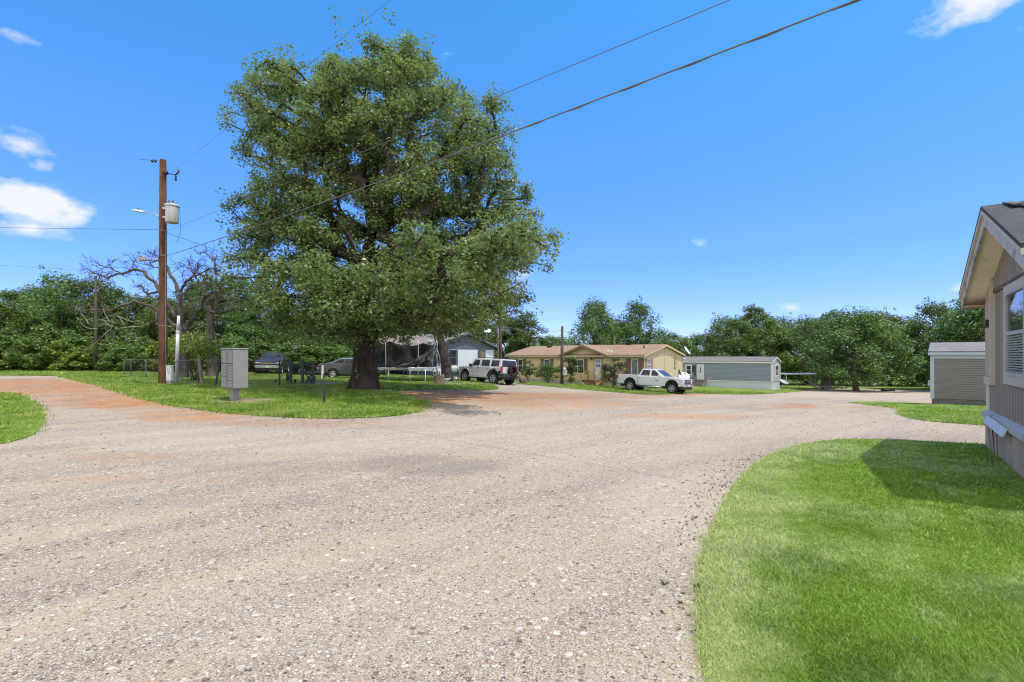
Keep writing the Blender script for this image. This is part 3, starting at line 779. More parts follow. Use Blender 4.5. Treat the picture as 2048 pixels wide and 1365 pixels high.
def blades(name, poly, n, label, hgt, yr, seed, dens=2.0, m=None, wk=.0011, margin=.03, edge=None, side=0):
    """short grass blades, denser where the ground is near"""
    g = np.random.default_rng(seed); B = np.array(poly)
    lo, hi = B.min(0), B.max(0); y0, y1 = max(lo[1], yr[0]), min(hi[1], yr[1])
    X, Y = [], []
    got = 0
    for _ in range(60):
        u = g.random(60000)
        y = 1/(1/y0+(1/y1-1/y0)*u) if dens == 2 else y0*(y1/y0)**u
        xr = np.stack([np.full_like(y, lo[0]), -1.12*y-1-side]).max(0); xe = np.stack([np.full_like(y, hi[0]), 1.12*y+1]).min(0)
        x = xr+(xe-xr)*g.random(len(y))
        keep = (xe > xr) & (g.random(len(y)) < (xe-xr)/np.maximum(1e-6, (2.3*y+2+side)))
        x, y = x[keep], y[keep]
        k = inside(poly, x, y); X.append(x[k]); Y.append(y[k]); got += k.sum()
        if got > n: break
    x = np.concatenate(X)[:n]; y = np.concatenate(Y)[:n]; n = len(x)
    x = x+g.normal(0, margin, n); y = y+g.normal(0, margin, n)
    z = terr(x, y)+.008
    pat = .75+.35*np.sin(x*1.9+np.sin(y*1.3)*1.5)*np.sin(y*1.6+1)
    h = hgt*(.5+.9*g.random(n))*np.clip(pat, .45, 1.2)*(1+.02*y); w = wk*np.maximum(y, 2.6)*(.7+.6*g.random(n))
    a = g.random(n)*2*np.pi; ln = h*g.uniform(.2, 1.5, n); b = g.random(n)*2*np.pi
    dx, dy = np.cos(a)*w, np.sin(a)*w; lx, ly = np.cos(b)*ln, np.sin(b)*ln
    P = np.stack([x, y, z], 1)
    V = np.stack([P-np.stack([dx, dy, 0*x], 1), P+np.stack([dx, dy, 0*x], 1), P+np.stack([lx*.35+dx*.7, ly*.35+dy*.7, h*.6], 1), P+np.stack([lx, ly, h], 1), P+np.stack([lx*.35-dx*.7, ly*.35-dy*.7, h*.6], 1)], 1).reshape(-1, 3)
    i = np.arange(n)[:, None]*5
    F = np.concatenate([i+np.array([[0, 1, 2]]), i+np.array([[0, 2, 4]]), i+np.array([[4, 2, 3]])])
    o = fast_mesh(name, V, F, m, None, 3)
    if edge is not None:
        from mathutils.kdtree import KDTree
        kd = KDTree(len(edge))
        for i, q in enumerate(edge): kd.insert((q[0], q[1], 0), i)
        kd.balance()
        dd = np.array([kd.find((a_, b_, 0))[2] for a_, b_ in zip(x, y)])
        e = np.exp(-(dd/(.16+.07*y))**1.5)
        at = o.data.attributes.new('edge', 'FLOAT', 'POINT'); at.data.foreach_set('value', np.repeat(e, 5).astype(np.float32))
    return tag(o, label, 'grass', None, 'stuff')
def blade_mat(name, a, c, dry, k=.5):
    m, t, b, o = nt(name)
    g = t.nodes.new('ShaderNodeNewGeometry')
    v = coords(t); d = noise(t, v, .55, 6, .7); d2 = noise(t, v, 2.3, 4, .6)
    col = ramp(t, g.outputs['Random Per Island'], [(0, dark(a, .8)), (.5, a), (.92, c), (1, dry)])
    q = math_(t, 'ADD', math_(t, 'MULTIPLY', d, .75), math_(t, 'MULTIPLY', d2, .3))
    ea = t.nodes.new('ShaderNodeAttribute'); ea.attribute_name = 'edge'
    q = math_(t, 'ADD', q, math_(t, 'MULTIPLY', ea.outputs['Fac'], .2))
    col = mix(t, ramp(t, q, [(.5, (0, 0, 0)), (.66, (k,)*3)]), col, dry)
    col = mix(t, 1.0, col, ramp(t, noise(t, v, 1.4, 6, .68), [(.33, (.60, .67, .58)), (.52, (.95, .97, .9)), (.7, (1.12, 1.12, 1.15))]), 'MULTIPLY')
    t.links.new(col, b.inputs['Base Color']); b.inputs['Roughness'].default_value = .55; b.inputs['Specular IOR Level'].default_value = .25
    tr = N(t, 'BsdfTranslucent'); t.links.new(col, tr.inputs[0]); ms = t.nodes.new('ShaderNodeMixShader'); ms.inputs[0].default_value = .4
    t.links.new(b.outputs[0], ms.inputs[1]); t.links.new(tr.outputs[0], ms.inputs[2]); t.links.new(ms.outputs[0], o.inputs[0])
    return m
BL = blade_mat('grass_blades', (.215, .375, .045), (.35, .52, .085), (.60, .63, .30), .85)
BL2 = blade_mat('grass_blades_far', (.20, .345, .04), (.33, .47, .08), (.54, .50, .2), .7)
blades('grass', rl, 260000, 'short mown grass blades of the lawn beside the tan mobile home', .031, (2.2, 10.5), 61, m=BL, margin=.04, edge=[q for q in rl if 2 < q[1] < 9.3 and q[0] < 6 and q[0] < .9*q[1]])
blades('grass', ll, 75000, 'grass blades of the rounded corner at the left edge', .06, (8, 24), 62, 1, BL2, .0009, .1, None, 14)
blades('grass', sl, 50000, 'grass blades of the strip in front of the brown-grey mobile home', .06, (10, 27), 63, 1, BL, .0009, .1)
blades('grass', fl, 150000, 'grass blades of the yard round the oak trunk and mailbox', .07, (11, 46), 64, 1, BL2, .0009, .13)
# loose stones and litter on the road
def pebbles():
    g = np.random.default_rng(91); n = 24000
    y = 2.3*(22/2.3)**g.random(n); x = g.uniform(-1.15, 1.15, n)*y
    k = ~(inside(rl, x, y) | inside(fl, x, y) | inside(ll, x, y)); cl = np.sin(x*1.3+y*.7)*np.sin(y*1.1-x*.5)
    k &= (cl > -.35+.5*(g.random(n)-.5)); x, y = x[k], y[k]; n = len(x)
    ph = (1+5**.5)/2; ico = np.array([(-1,ph,0),(1,ph,0),(-1,-ph,0),(1,-ph,0),(0,-1,ph),(0,1,ph),(0,-1,-ph),(0,1,-ph),(ph,0,-1),(ph,0,1),(-ph,0,-1),(-ph,0,1)])/1.9
    fi = np.array([(0,11,5),(0,5,1),(0,1,7),(0,7,10),(0,10,11),(1,5,9),(5,11,4),(11,10,2),(10,7,6),(7,1,8),(3,9,4),(3,4,2),(3,2,6),(3,6,8),(3,8,9),(4,9,5),(2,4,11),(6,2,10),(8,6,7),(9,8,1)])
    s = .0042*np.exp(g.normal(0, .5, n))*(1+.07*y); s = np.minimum(s, .011*(1+.07*y)); V = ico[None]*(1+g.normal(0, .16, (n, 12, 1)))
    V = V*(s[:, None]*np.stack([g.uniform(.8, 1.5, n), g.uniform(.8, 1.3, n), g.uniform(.45, .8, n)], 1))[:, None, :]
    a = g.random(n)*6.28; c, q = np.cos(a)[:, None], np.sin(a)[:, None]
    V = np.stack([V[..., 0]*c-V[..., 1]*q, V[..., 0]*q+V[..., 1]*c, V[..., 2]], -1)+np.stack([x, y, terr(x, y)+s*.25], 1)[:, None]
    F = (np.arange(n)[:, None, None]*12+fi[None]).reshape(-1, 3)
    m, t, b, o = nt('stones'); ge = t.nodes.new('ShaderNodeNewGeometry')
    c = ramp(t, ge.outputs['Random Per Island'], [(0, (.22, .18, .15)), (.25, (.36, .32, .27)), (.5, (.50, .46, .40)), (.7, (.42, .33, .25)), (.85, (.60, .56, .50)), (.95, (.18, .11, .07))])
    t.links.new(c, b.inputs['Base Color']); b.inputs['Roughness'].default_value = .85
    tag(fast_mesh('gravel', V.reshape(-1, 3), F, m, None, 3), 'loose pale stones scattered over the road', 'gravel', None, 'stuff')
    # brown leaf litter along the lawn's edge and under the oak
    E = np.array([rl[i] for i in range(len(rl)) if 4.2 < rl[i][1] < 8.2 and rl[i][0] < 4.5])
    p = E[g.integers(0, len(E), 420)]+g.normal(0, .14, (420, 2))-np.array([.14, -.06])
    E2 = np.array([q for q in fl if 10 < q[1] < 22 and -9 < q[0] < 0]); p = np.concatenate([p, E2[g.integers(0, len(E2), 1500)]+g.normal(0, .35, (1500, 2))])
    rnd = np.stack([g.uniform(-6, 4, 260), g.uniform(3, 12, 260)], 1); p = np.concatenate([p, rnd])
    k = ~inside(rl, p[:, 0], p[:, 1]); p = p[k]
    C = np.column_stack([p, terr(p[:, 0], p[:, 1])+.012])
    V, F = leaves(C, .015, 1, .024, g, .3)
    m, t, b, o = nt('dry_leaf'); ge = t.nodes.new('ShaderNodeNewGeometry')
    t.links.new(ramp(t, ge.outputs['Random Per Island'], [(0, (.06, .035, .02)), (.6, (.16, .09, .045)), (1, (.2, .17, .05))]), b.inputs['Base Color'])
    tag(fast_mesh('leaf_litter', V, F, m), 'dry brown leaves strewn along the grass edges', 'leaf litter', None, 'stuff')
pebbles()
def weeds():
    g = np.random.default_rng(95)
    for px_, py_ in [(1329,1172),(1366,1190),(1360,1208),(1326,1228),(1376,1234),(1358,1262),(1388,1268),(1393,1178),(1402,1132),(1372,1045),(1390,1038)]:
        p = G(px_, py_); n = int(g.integers(8, 22)); sc_ = g.uniform(.45, .95); V = []; F = []
        for k in range(n):
            a = g.random()*6.28; l = g.uniform(.012, .045)*sc_; h = g.uniform(.008, .04)*sc_; w = .0018
            d = np.array([math.cos(a), math.sin(a), 0]); s = np.array([-d[1], d[0], 0])*w; o = len(V)
            V += [-s, s, d*l*.6+np.array([0, 0, h])+s, d*l+np.array([0, 0, h*.7])]; F.append((o, o+1, o+2, o+3))
        o = fast_mesh('weed', np.array(V), F, blade_mat('weed_leaf', (.16, .20, .06), (.26, .28, .09), (.3, .22, .1)) if 'weed_leaf' not in MATS else MATS['weed_leaf'])
        o.location = p; tag(o, 'tiny ragged weed in the sandy gravel along the near lawn edge', 'weed', 'weeds sprouting beside the near lawn')
weeds()
# ------------------------------------------------------------------ sky, sun, camera
SUN = Vector((.346, -.182, 1.0)).normalized()
elev = math.asin(SUN.z); az = math.atan2(SUN.x, SUN.y)
def world():
    w = bpy.data.worlds.new('World'); scene.world = w; w.use_nodes = True
    t = w.node_tree; t.nodes.clear()
    out = t.nodes.new('ShaderNodeOutputWorld'); bg = t.nodes.new('ShaderNodeBackground'); t.links.new(bg.outputs[0], out.inputs[0])
    sky = t.nodes.new('ShaderNodeTexSky'); sky.sky_type = 'NISHITA'; sky.sun_disc = False
    sky.sun_elevation = elev; sky.sun_rotation = az; sky.altitude = 150; sky.air_density = 1.0; sky.dust_density = .15; sky.ozone_density = 2.5
    hs = N(t, 'HueSaturation'); hs.inputs['Saturation'].default_value = SKY_SAT; hs.inputs['Value'].default_value = SKY_VAL; hs.inputs['Hue'].default_value = SKY_HUE
    t.links.new(sky.outputs[0], hs.inputs['Color'])
    tc = t.nodes.new('ShaderNodeTexCoord'); d = tc.outputs['Generated']
    wn = N(t, 'TexNoise'); wn.inputs['Scale'].default_value = 9; wn.inputs['Detail'].default_value = 8; wn.inputs['Roughness'].default_value = .62
    mp = N(t, 'Mapping'); mp.inputs['Scale'].default_value = (1, 1, 1.8); t.links.new(d, mp.inputs[0]); t.links.new(mp.outputs[0], wn.inputs['Vector'])
    fine = N(t, 'TexNoise'); fine.inputs['Scale'].default_value = 30; fine.inputs['Detail'].default_value = 6; t.links.new(mp.outputs[0], fine.inputs['Vector'])
    total = None
    for a, b, sx, sy, k in [(62,412,92,46,2.1),(55,455,78,26,1.4),(40,285,64,30,1.35),(82,330,30,20,.9),(45,76,70,14,.75),(895,108,30,15,.75),(1395,487,42,15,.8),(1580,614,34,15,1.0),
                            (1965,-6,112,50,1.9),(2040,50,20,26,.5),(1918,578,26,14,1.0),(1770,570,30,14,.35),(655,215,40,26,.9),(1046,545,22,26,.7),(1010,360,26,40,.6),(205,318,22,12,.3),(760,270,60,24,.7),(1080,412,20,9,.35)]:
        c = Vector(((a-CX)/FPX, 1, (HY-b)/FPX)); L = c.length; c.normalize()
        sub = N(t, 'VectorMath', operation='SUBTRACT'); t.links.new(d, sub.inputs[0]); sub.inputs[1].default_value = c
        rs = N(t, 'Mapping'); ang = math.atan2(c.x, c.y)
        rs.vector_type = 'POINT'; rs.inputs['Rotation'].default_value = (0, 0, ang)
        wx = sx/FPX/L; wy = sy/FPX/L
        rs.inputs['Scale'].default_value = (1/wx, 1/wx, 1/wy)
        # rotate first, then scale
        ro = N(t, 'VectorRotate', rotation_type='Z_AXIS'); ro.inputs['Angle'].default_value = ang; t.links.new(sub.outputs[0], ro.inputs['Vector'])
        sc = N(t, 'VectorMath', operation='MULTIPLY'); t.links.new(ro.outputs[0], sc.inputs[0]); sc.inputs[1].default_value = (1/wx, 1/wx, 1/wy)
        t.nodes.remove(rs)
        ln = N(t, 'VectorMath', operation='LENGTH'); t.links.new(sc.outputs[0], ln.inputs[0])
        f = math_(t, 'MULTIPLY', math_(t, 'SUBTRACT', 1.35, ln.outputs['Value'], clamp=False), k*.62)
        f = math_(t, 'MAXIMUM', f, 0)
        total = f if total is None else math_(t, 'MAXIMUM', total, f)
    q = math_(t, 'ADD', wn.outputs[0], math_(t, 'MULTIPLY', math_(t, 'SUBTRACT', fine.outputs[0], .5), .5))
    e = math_(t, 'MULTIPLY', math_(t, 'SUBTRACT', math_(t, 'ADD', math_(t, 'MULTIPLY', total, .85), math_(t, 'MULTIPLY', math_(t, 'SUBTRACT', q, .5), 2.1)), .30), 1.5, clamp=True)
    e = math_(t, 'MULTIPLY', e, math_(t, 'MULTIPLY', total, 3.0, clamp=True))
    mask = math_(t, 'MULTIPLY', math_(t, 'POWER', e, 1.15), .95)
    se = N(t, 'SeparateXYZ'); t.links.new(d, se.inputs[0])
    tint = ramp(t, se.outputs['Z'], [(0, (.42, .52, 1.1)), (.12, (.50, .58, 1.1)), (.35, (.78, .93, 1.12)), (.56, (.82, 1.2, 1.18))])
    skyc = mix(t, 1.0, hs.outputs[0], tint, 'MULTIPLY')
    c = mix(t, mask, skyc, CLOUD)
    # unseen bright clouds added behind and above the camera as fill light
    cn = N(t, 'TexNoise'); cn.inputs['Scale'].default_value = 2.4; cn.inputs['Detail'].default_value = 7; cn.inputs['Roughness'].default_value = .58; t.links.new(d, cn.inputs['Vector'])
    back = math_(t, 'MULTIPLY', math_(t, 'SUBTRACT', .25, se.outputs['Y']), 2.2, clamp=True)
    bm_ = math_(t, 'MULTIPLY', math_(t, 'MULTIPLY', math_(t, 'SUBTRACT', cn.outputs[0], .36), 5.0, clamp=True), back)
    c = mix(t, math_(t, 'MULTIPLY', bm_, .92), c, FILL_CLOUD)
    t.links.new(c, bg.inputs['Color']); bg.inputs['Strength'].default_value = SKY_STR
SKY_SAT, SKY_VAL, SKY_HUE, SKY_STR, CLOUD, FILL_CLOUD = 1.28, 1.62, .505, .15, (6.3, 6.45, 6.7), (13.0, 12.1, 11.0)
world()
sd = bpy.data.lights.new('sun', 'SUN'); sd.energy = 4.1; sd.angle = R(.53); sd.color = (1, .955, .88)
so = bpy.data.objects.new('sun', sd); COL.objects.link(so); so.rotation_euler = (-SUN).to_track_quat('-Z', 'Y').to_euler(); so.location = (10, -5, 30)
cd = bpy.data.cameras.new('camera'); cd.lens = 18; cd.sensor_width = 36; cd.clip_start = .05; cd.clip_end = 3000
cd.shift_y = (HY-682.5)/2048
co = bpy.data.objects.new('camera', cd); COL.objects.link(co); co.location = (0, 0, CAM_H); co.rotation_euler = (R(90), 0, 0)
scene.camera = co
scene.view_settings.view_transform = 'Standard'; scene.view_settings.look = 'None'; scene.view_settings.exposure = 0; scene.view_settings.gamma = 1
try:
    scene.cycles.max_bounces = 6; scene.cycles.transparent_max_bounces = 8; scene.cycles.use_denoising = True; scene.cycles.pixel_filter_type = 'BLACKMAN_HARRIS'; scene.cycles.filter_width = 1.1
except Exception: pass
# ------------------------------------------------------------------ building helpers
WHITE = mat('white_trim', (.68, .68, .66), .5, .08, 3)
GREYM = mat('galvanized_metal', (.45, .46, .47), .45, .15, 6, .6)
BLACKM = mat('black_steel', (.025, .025, .027), .5, .3, 5, .2)
GLASS = glass('window_glass'); GLASS2 = glass('window_glass_pale', (.16, .18, .19), .08)
CONC = mat('concrete', (.36, .33, .30), .9, .25, 5, 0, .3)
def dirs(a): return Vector((math.cos(R(a)), -math.sin(R(a)), 0)), Vector((math.sin(R(a)), math.cos(R(a)), 0))
class Plane:
    """a wall face in a thing's own space: O origin, U along, N outward"""
    def __init__(s, O, U, Nn): s.O, s.U, s.N = Vector(O), Vector(U), Vector(Nn)
    def p(s, u, z, d=0): return s.O+s.U*u+Vector((0, 0, z))+s.N*d
    def box(s, mb, u0, u1, z0, z1, d0, d1, mi=0):
        vs = [s.p(u, z, d) for d in (d0, d1) for z in (z0, z1) for u in (u0, u1)]
        return mb.add(vs, [(0, 1, 3, 2), (4, 6, 7, 5), (0, 4, 5, 1), (2, 3, 7, 6), (0, 2, 6, 4), (1, 5, 7, 3)], mi)
def window(par, pl, u0, u1, z0, z1, fm=None, gm=None, fw=.06, rail=True, mull=0, trim=None, tw=.09, shutters=None, sw=.3, blinds=False):
    fm = fm or WHITE; gm = gm or GLASS
    f = MB()
    for a, b, c, d in ((u0, u0+fw, z0, z1), (u1-fw, u1, z0, z1), (u0+fw, u1-fw, z0, z0+fw), (u0+fw, u1-fw, z1-fw, z1)): pl.box(f, a, b, c, d, -.02, .035)
    zm = (z0+z1)/2
    if rail: pl.box(f, u0+fw, u1-fw, zm-.025, zm+.025, -.02, .028)
    for k in range(mull):
        um = u0+(u1-u0)*(k+1)/(mull+1)
        for c, d in (((z0+fw, zm-.025), (zm+.025, z1-fw)) if rail else ((z0+fw, z1-fw),)): pl.box(f, um-.03, um+.03, c, d, -.02, .025)
    w = f.build('window', fm, par)
    g = MB(); pl.box(g, u0+fw*.5, u1-fw*.5, z0+fw*.5, z1-fw*.5, -.015, .008); g.build('pane', gm, w)
    if trim:
        m = MB()
        for a, b, c, d in ((u0-tw, u0-.002, z0-tw, z1+tw), (u1+.002, u1+tw, z0-tw, z1+tw), (u0-.002, u1+.002, z0-tw, z0-.002), (u0-.002, u1+.002, z1+.002, z1+tw)): pl.box(m, a, b, c, d, -.01, .03)
        m.build('trim', trim, w)
    if shutters:
        for a, b in ((u0-sw-.02, u0-.02), (u1+.02, u1+sw+.02)):
            m = MB(); pl.box(m, a, b, z0-.02, z1+.02, -.01, .03); m.build('shutter', shutters, w)
    if blinds:
        m = MB(); n = 16
        for k in range(n):
            z = z0+fw+(zm-z0-fw)*(k+.5)/n; pl.box(m, u0+fw+.02, u1-fw-.02, z-.012, z+.008, .009, .012)
        m.build('blind', mat('blind_slats', (.32, .31, .28), .7), w)
    return w
def gable_house(name, label, org, a, L, D, floor, wall, rise, wallm, skirtm, roofm, trimm, ov=.28, eave=.3, low=1.0, gablem=None):
    """long house: local x runs along the ridge (house fills x = -L..0), y runs back (0..D), right gable at x = 0"""
    root = empty(name, org, -R(a), label, 'mobile home')
    top = floor+wall; sl = rise/(D/2)
    s = MB(); s.bb((-L+.03, .03, -low), (-.03, D-.03, floor-.02)); s.build('skirting', skirtm, root)
    w = MB(); w.bb((-L, 0, floor-.02), (0, D, top))
    w.build('wall', wallm, root)
    for x0, x1 in ((-.10, 0), (-L, -L+.10)):
        g = MB(); g.prism([(.0, top+.002), (D, top+.002), (D/2, top+rise-.01)], x0, x1, plane='YZ'); g.build('gable', gablem or wallm, root)
    r = MB(); th = .07
    for sg in (0, 1):
        y0 = -eave if sg == 0 else D+eave; ym = D/2
        z0 = top-eave*sl+.04; zm = top+rise+.04
        x0, x1 = -L-ov, ov
        vs = [(x, y, z+d) for d in (0, th) for x in (x0, x1) for y, z in ((y0, z0), (ym, zm))]
        r.add(vs, [(0, 1, 3, 2), (4, 6, 7, 5), (0, 4, 5, 1), (2, 3, 7, 6), (0, 2, 6, 4), (1, 5, 7, 3)], 0)
    roof = r.build('roof', roofm, root)
    f = MB(); fh = .16                       # fascia along the eaves, rake boards on the gables, soffit under the overhang
    for y in (-eave-.02, D+eave): f.bb((-L-ov, y, top-eave*sl-fh+.06), (ov, y+.02, top-eave*sl+.045))
    for x in (ov-.002, -L-ov-.022):
        for sg in (0, 1):
            y0 = -eave if sg == 0 else D+eave
            f.add([(xx, y, z) for xx in (x, x+.024) for y, z in ((y0, top-eave*sl-fh+.06), (D/2, top+rise-fh+.06), (D/2, top+rise+.05), (y0, top-eave*sl+.05))],
                  [(0, 1, 2, 3), (7, 6, 5, 4), (0, 4, 5, 1), (1, 5, 6, 2), (2, 6, 7, 3), (3, 7, 4, 0)])
    f.build('fascia', trimm, root)
    return root, Plane((0, 0, 0), (1, 0, 0), (0, -1, 0)), Plane((0, 0, 0), (0, 1, 0), (1, 0, 0))
def locate(org, a, plane, px_, py_):
    """wall coordinates (u, z) of the wall point that the photograph shows at px, py"""
    e, g = dirs(a); O = Vector(org)
    U = e if plane == 'front' else g
    k = (px_-CX)/FPX                     # (O.x+U.x u) = k (O.y + U.y u)
    u = (k*O.y-O.x)/(U.x-k*U.y); Y = O.y+U.y*u
    return u, CAM_H+(HY-py_)/FPX*Y-O.z
def rect(org, a, plane, x0, y0, x1, y1):
    u0, z1 = locate(org, a, plane, x0, y0); u1, z0 = locate(org, a, plane, x1, y1)
    u2, za = locate(org, a, plane, x0, y1)
    return min(u0, u1), max(u0, u1), (z0+za)/2, z1
def dish(name, loc, rz, label, mast=.6, size=.45, tilt=38, col=None, cat='satellite dish', foot=True):
    root = empty(name, loc, rz, label, cat); m = MB()
    m.tube([(0, 0, 0), (0, 0, mast*.6), (0, .05, mast)], .03, 8)
    if foot: m.box((0, 0, .01), (.22, .22, .03))
    m.build('mast', GREYM, root)
    q = Matrix.Rotation(R(90-tilt), 3, 'X')
    d = MB(); c = Vector((0, -.08, mast+.1)); n = 7
    prof = [(size*i/n, .32*size*(i/n)**2) for i in range(n+1)]; prof = [(max(r, .002), h) for r, h in prof]
    back = [(r, h-.02) for r, h in prof][::-1]
    d.lathe(prof+back, 24, origin=c, rot=q @ Matrix.Diagonal((.9, 1.05, 1)), smooth=True); d.build('reflector', col or mat('dish_grey', (.6, .61, .62), .45, .08), root)
    a = MB(); tip = c+q @ Vector((0, -.25*size, size*1.05)); a.tube([c+q @ Vector((0, -size*.95, .05)), c+q @ Vector((0, -size*.7, size*.6)), tip], .015, 6); a.box(tip, (.09, .09, .12), q)
    a.build('arm', GREYM, root); return root
# ------------------------------------------------------------------ beige house
A41 = 41.0
def beige():
    wx = .2568*45.3; org = Vector((wx, 45.3, tz(wx, 45.3)-.05))
    base = -.02
    floor = .55; z_e = CAM_H+(HY-712.5)/FPX*44.9-org.z         # eave height from the photograph
    D, L = 8.5, 15.9; rise = .93; wall = z_e+.3*rise/(D/2)+.02-floor
    wm = siding('beige_siding', (.66, .50, .27), 'X', .41, .05, .25, .75, .08, .7); gm = siding('beige_siding_end', (.56, .455, .29), 'Y', .41, .05, .25, .75, .08, .7)
    brown = mat('brown_shutter', (.17, .10, .065), .7, .2, 3); sk = siding('cream_skirting', (.48, .45, .38), 'X', .2, .08, .3, .7, .15, .6, (.3, .26, .2))
    rm = shingle('tan_shingles', (.33, .205, .125), .05, .32, 'X', .25, 1.0); tr = mat('beige_fascia', (.50, .40, .26), .7, .1)
    root, F, S = gable_house('beige_house', 'long beige mobile home with tan shingle roof and brown shutters behind the silver pickup', org, A41, L, D, floor, wall, rise, [wm], sk, rm, tr, .25, .35, 1.2, gm)
    root['category'] = 'house'
    # the right end wall gets its own siding sheet so that its grooves stand upright
    m = MB(); S.box(m, .02, D-.02, floor+.02, floor+wall-.01, .004, .02); m.build('end_wall', gm, root)
    S.O += Vector((.02, 0, 0))
    m = MB(); S.box(m, D*.5-.03, D*.5+.03, floor+.02, floor+wall+rise-.12, .0, .02); S.box(m, .03, D-.03, floor+wall-.02, floor+wall+.03, .0, .018); S.box(m, .0, .1, floor, floor+wall-.06, .001, .025); S.box(m, D-.1, D, floor, floor+wall-.06, .001, .025)
    m.build('trim', tr, root)
    W1 = lambda x0, y0, x1, y1: rect(org, A41, 'front', x0, y0, x1, y1)
    E1 = lambda x0, y0, x1, y1: rect(org, A41, 'end', x0, y0, x1, y1)
    window(root, F, *W1(1036, 719, 1046, 745), shutters=brown, sw=.42)
    window(root, F, *W1(1088, 719, 1100, 745), shutters=brown, sw=.42)
    window(root, F, *W1(1143, 719, 1168, 747), mull=1, shutters=brown, sw=.38)
    window(root, F, *W1(1262.5, 718.5, 1276.5, 750), rail=False, gm=GLASS2, shutters=brown, sw=.5)
    window(root, S, *E1(1293, 718, 1301, 741), mull=1, gm=GLASS2, shutters=mat('red_brown_shutter', (.30, .15, .09), .7), sw=.36)
    window(root, S, *E1(1348, 715.5, 1351.5, 738), fm=brown, gm=mat('beige_board', (.5, .42, .28)), rail=True)
    # door with its window, hood light
    u0, u1, z0, z1 = W1(1189.5, 718.5, 1203.5, 757)
    d = MB(); F.box(d, u0, u1, z0, z1, .0, .04); door = d.build('door', mat('white_door', (.62, .63, .63), .5, .1), root)
    f = MB()
    for a_, b_, c_, e_ in ((u0-.09, u0-.002, z0, z1+.08), (u1+.002, u1+.09, z0, z1+.08), (u0-.002, u1+.002, z1+.002, z1+.08)): F.box(f, a_, b_, c_, e_, -.01, .05)
    f.build('frame', mat('door_frame_brown', (.26, .2, .13), .7), door)
    g = MB(); uw = (u1-u0)
    for i in range(3):
        for j in range(2): F.box(g, u0+uw*(.16+.24*i), u0+uw*(.35+.24*i), z1-.36-.42*j, z1-.06-.42*j, .04, .048)
    g.build('pane', GLASS2, door)
    k = MB(); k.lathe([(.001, 0), (.04, .01), (.04, .04), (.001, .06)], 10, 'Y', F.p(u0+.1, (z0+z1)/2-.1, .09)); k.build('handle', GREYM, door)
    u, z = locate(org, A41, 'front', 1183.5, 718.5); l = MB(); F.box(l, u-.06, u+.06, z-.08, z+.1, .0, .12); l.build('lamp', BLACKM, root, .015)
    # entry dormer
    ul, zl = locate(org, A41, 'front', 1126, 711); ur, _ = locate(org, A41, 'front', 1216, 711); uc, za = locate(org, A41, 'front', 1169, 690.5)
    top = floor+wall; hw = (ur-ul)/2; uc = (ul+ur)/2; h = .92
    m = MB(); m.prism([(uc-hw, top-.02), (uc+hw, top-.02), (uc, top+h)], -.06, 3.2); m.build('dormer', wm, root)
    m = MB(); th = .06
    for sg in (-1, 1):
        x0, z0_ = uc+sg*(hw+.25), top-.25*h/hw
        vs = [(x, y, z+d_) for d_ in (.03, .03+th) for y in (-.5, 3.9) for x, z in ((x0, z0_), (uc, top+h))]
        m.add(vs, [(0, 1, 3, 2), (4, 6, 7, 5), (0, 4, 5, 1), (2, 3, 7, 6), (0, 2, 6, 4), (1, 5, 7, 3)])
    dr = m.build('dormer_roof', rm, root)
    m = MB()
    for sg in (-1, 1):
        x0 = uc+sg*(hw+.25); z0_ = top-.25*h/hw
        m.add([(x, y, z) for y in (-.53, -.502) for x, z in ((x0, z0_-.1), (uc, top+h-.12), (uc, top+h+.05), (x0, z0_+.06))], [(0, 1, 2, 3), (7, 6, 5, 4), (0, 4, 5, 1), (1, 5, 6, 2), (2, 6, 7, 3), (3, 7, 4, 0)])
    m.build('fascia', mat('brown_fascia', (.26, .18, .11), .7), dr)
    m = MB(); F.box(m, ul+.0, ur-.0, top-.06, top-.0, .002, .07); m.build('band', tr, root)
    # vents on the roof
    def onroof(px_, py_, nm, dim, mt):
        k = (px_-CX)/FPX; e, g = dirs(A41); best = None
        for y in np.linspace(0, D/2, 120):
            P = Vector(org)+g*y; u = (k*P.y-P.x)/(e.x-k*e.y); Q = P+e*u; z = top+rise*y/(D/2)+org.z+.11
            pyy = HY-(z-CAM_H)/Q.y*FPX
            if best is None or abs(pyy-py_) < best[0]: best = (abs(pyy-py_), u, y, z-org.z)
        m = MB(); m.bb((best[1]-dim[0]/2, best[2]-dim[1]/2, best[3]-.06), (best[1]+dim[0]/2, best[2]+dim[1]/2, best[3]+dim[2])); m.build(nm, mt, root, .02)
    onroof(1099, 695, 'vent', (.5, .4, .18), BLACKM); onroof(1258.5, 690, 'vent', (.55, .4, .2), BLACKM); onroof(1288, 697, 'pipe', (.1, .1, .3), BLACKM)
    onroof(1216, 704, 'pipe', (.18, .18, .2), WHITE); onroof(1222, 704.5, 'pipe', (.22, .2, .14), WHITE); onroof(1229, 688, 'chimney', (.13, .13, .95), mat('flue_brown', (.25, .17, .12), .6))
    # crawl-space opening
    u0, u1, z0, z1 = W1(1165, 760.5, 1171, 772); m = MB(); F.box(m, u0, u1, z0, z1, -.02, .012); m.build('hatch', mat('dark_opening', (.01, .01, .01), .9), root)
    # wooden steps
    us, zs = locate(org, A41, 'front', 1187, 765)
    u0, u1, z0, z1 = W1(1178, 756, 1205, 772)
    e, g = dirs(A41); P = Vector(org)+e*((u0+u1)/2)-g*.6
    st = empty('wooden_steps', (P.x, P.y, tz(P.x, P.y)), -R(A41), 'small weathered wooden entry steps with handrails at the beige house door', 'steps')
    wd = mat('weathered_wood', (.30, .20, .10), .85, .3, 6); hgt = max(.5, org.z+floor-tz(P.x, P.y)); w2 = .75
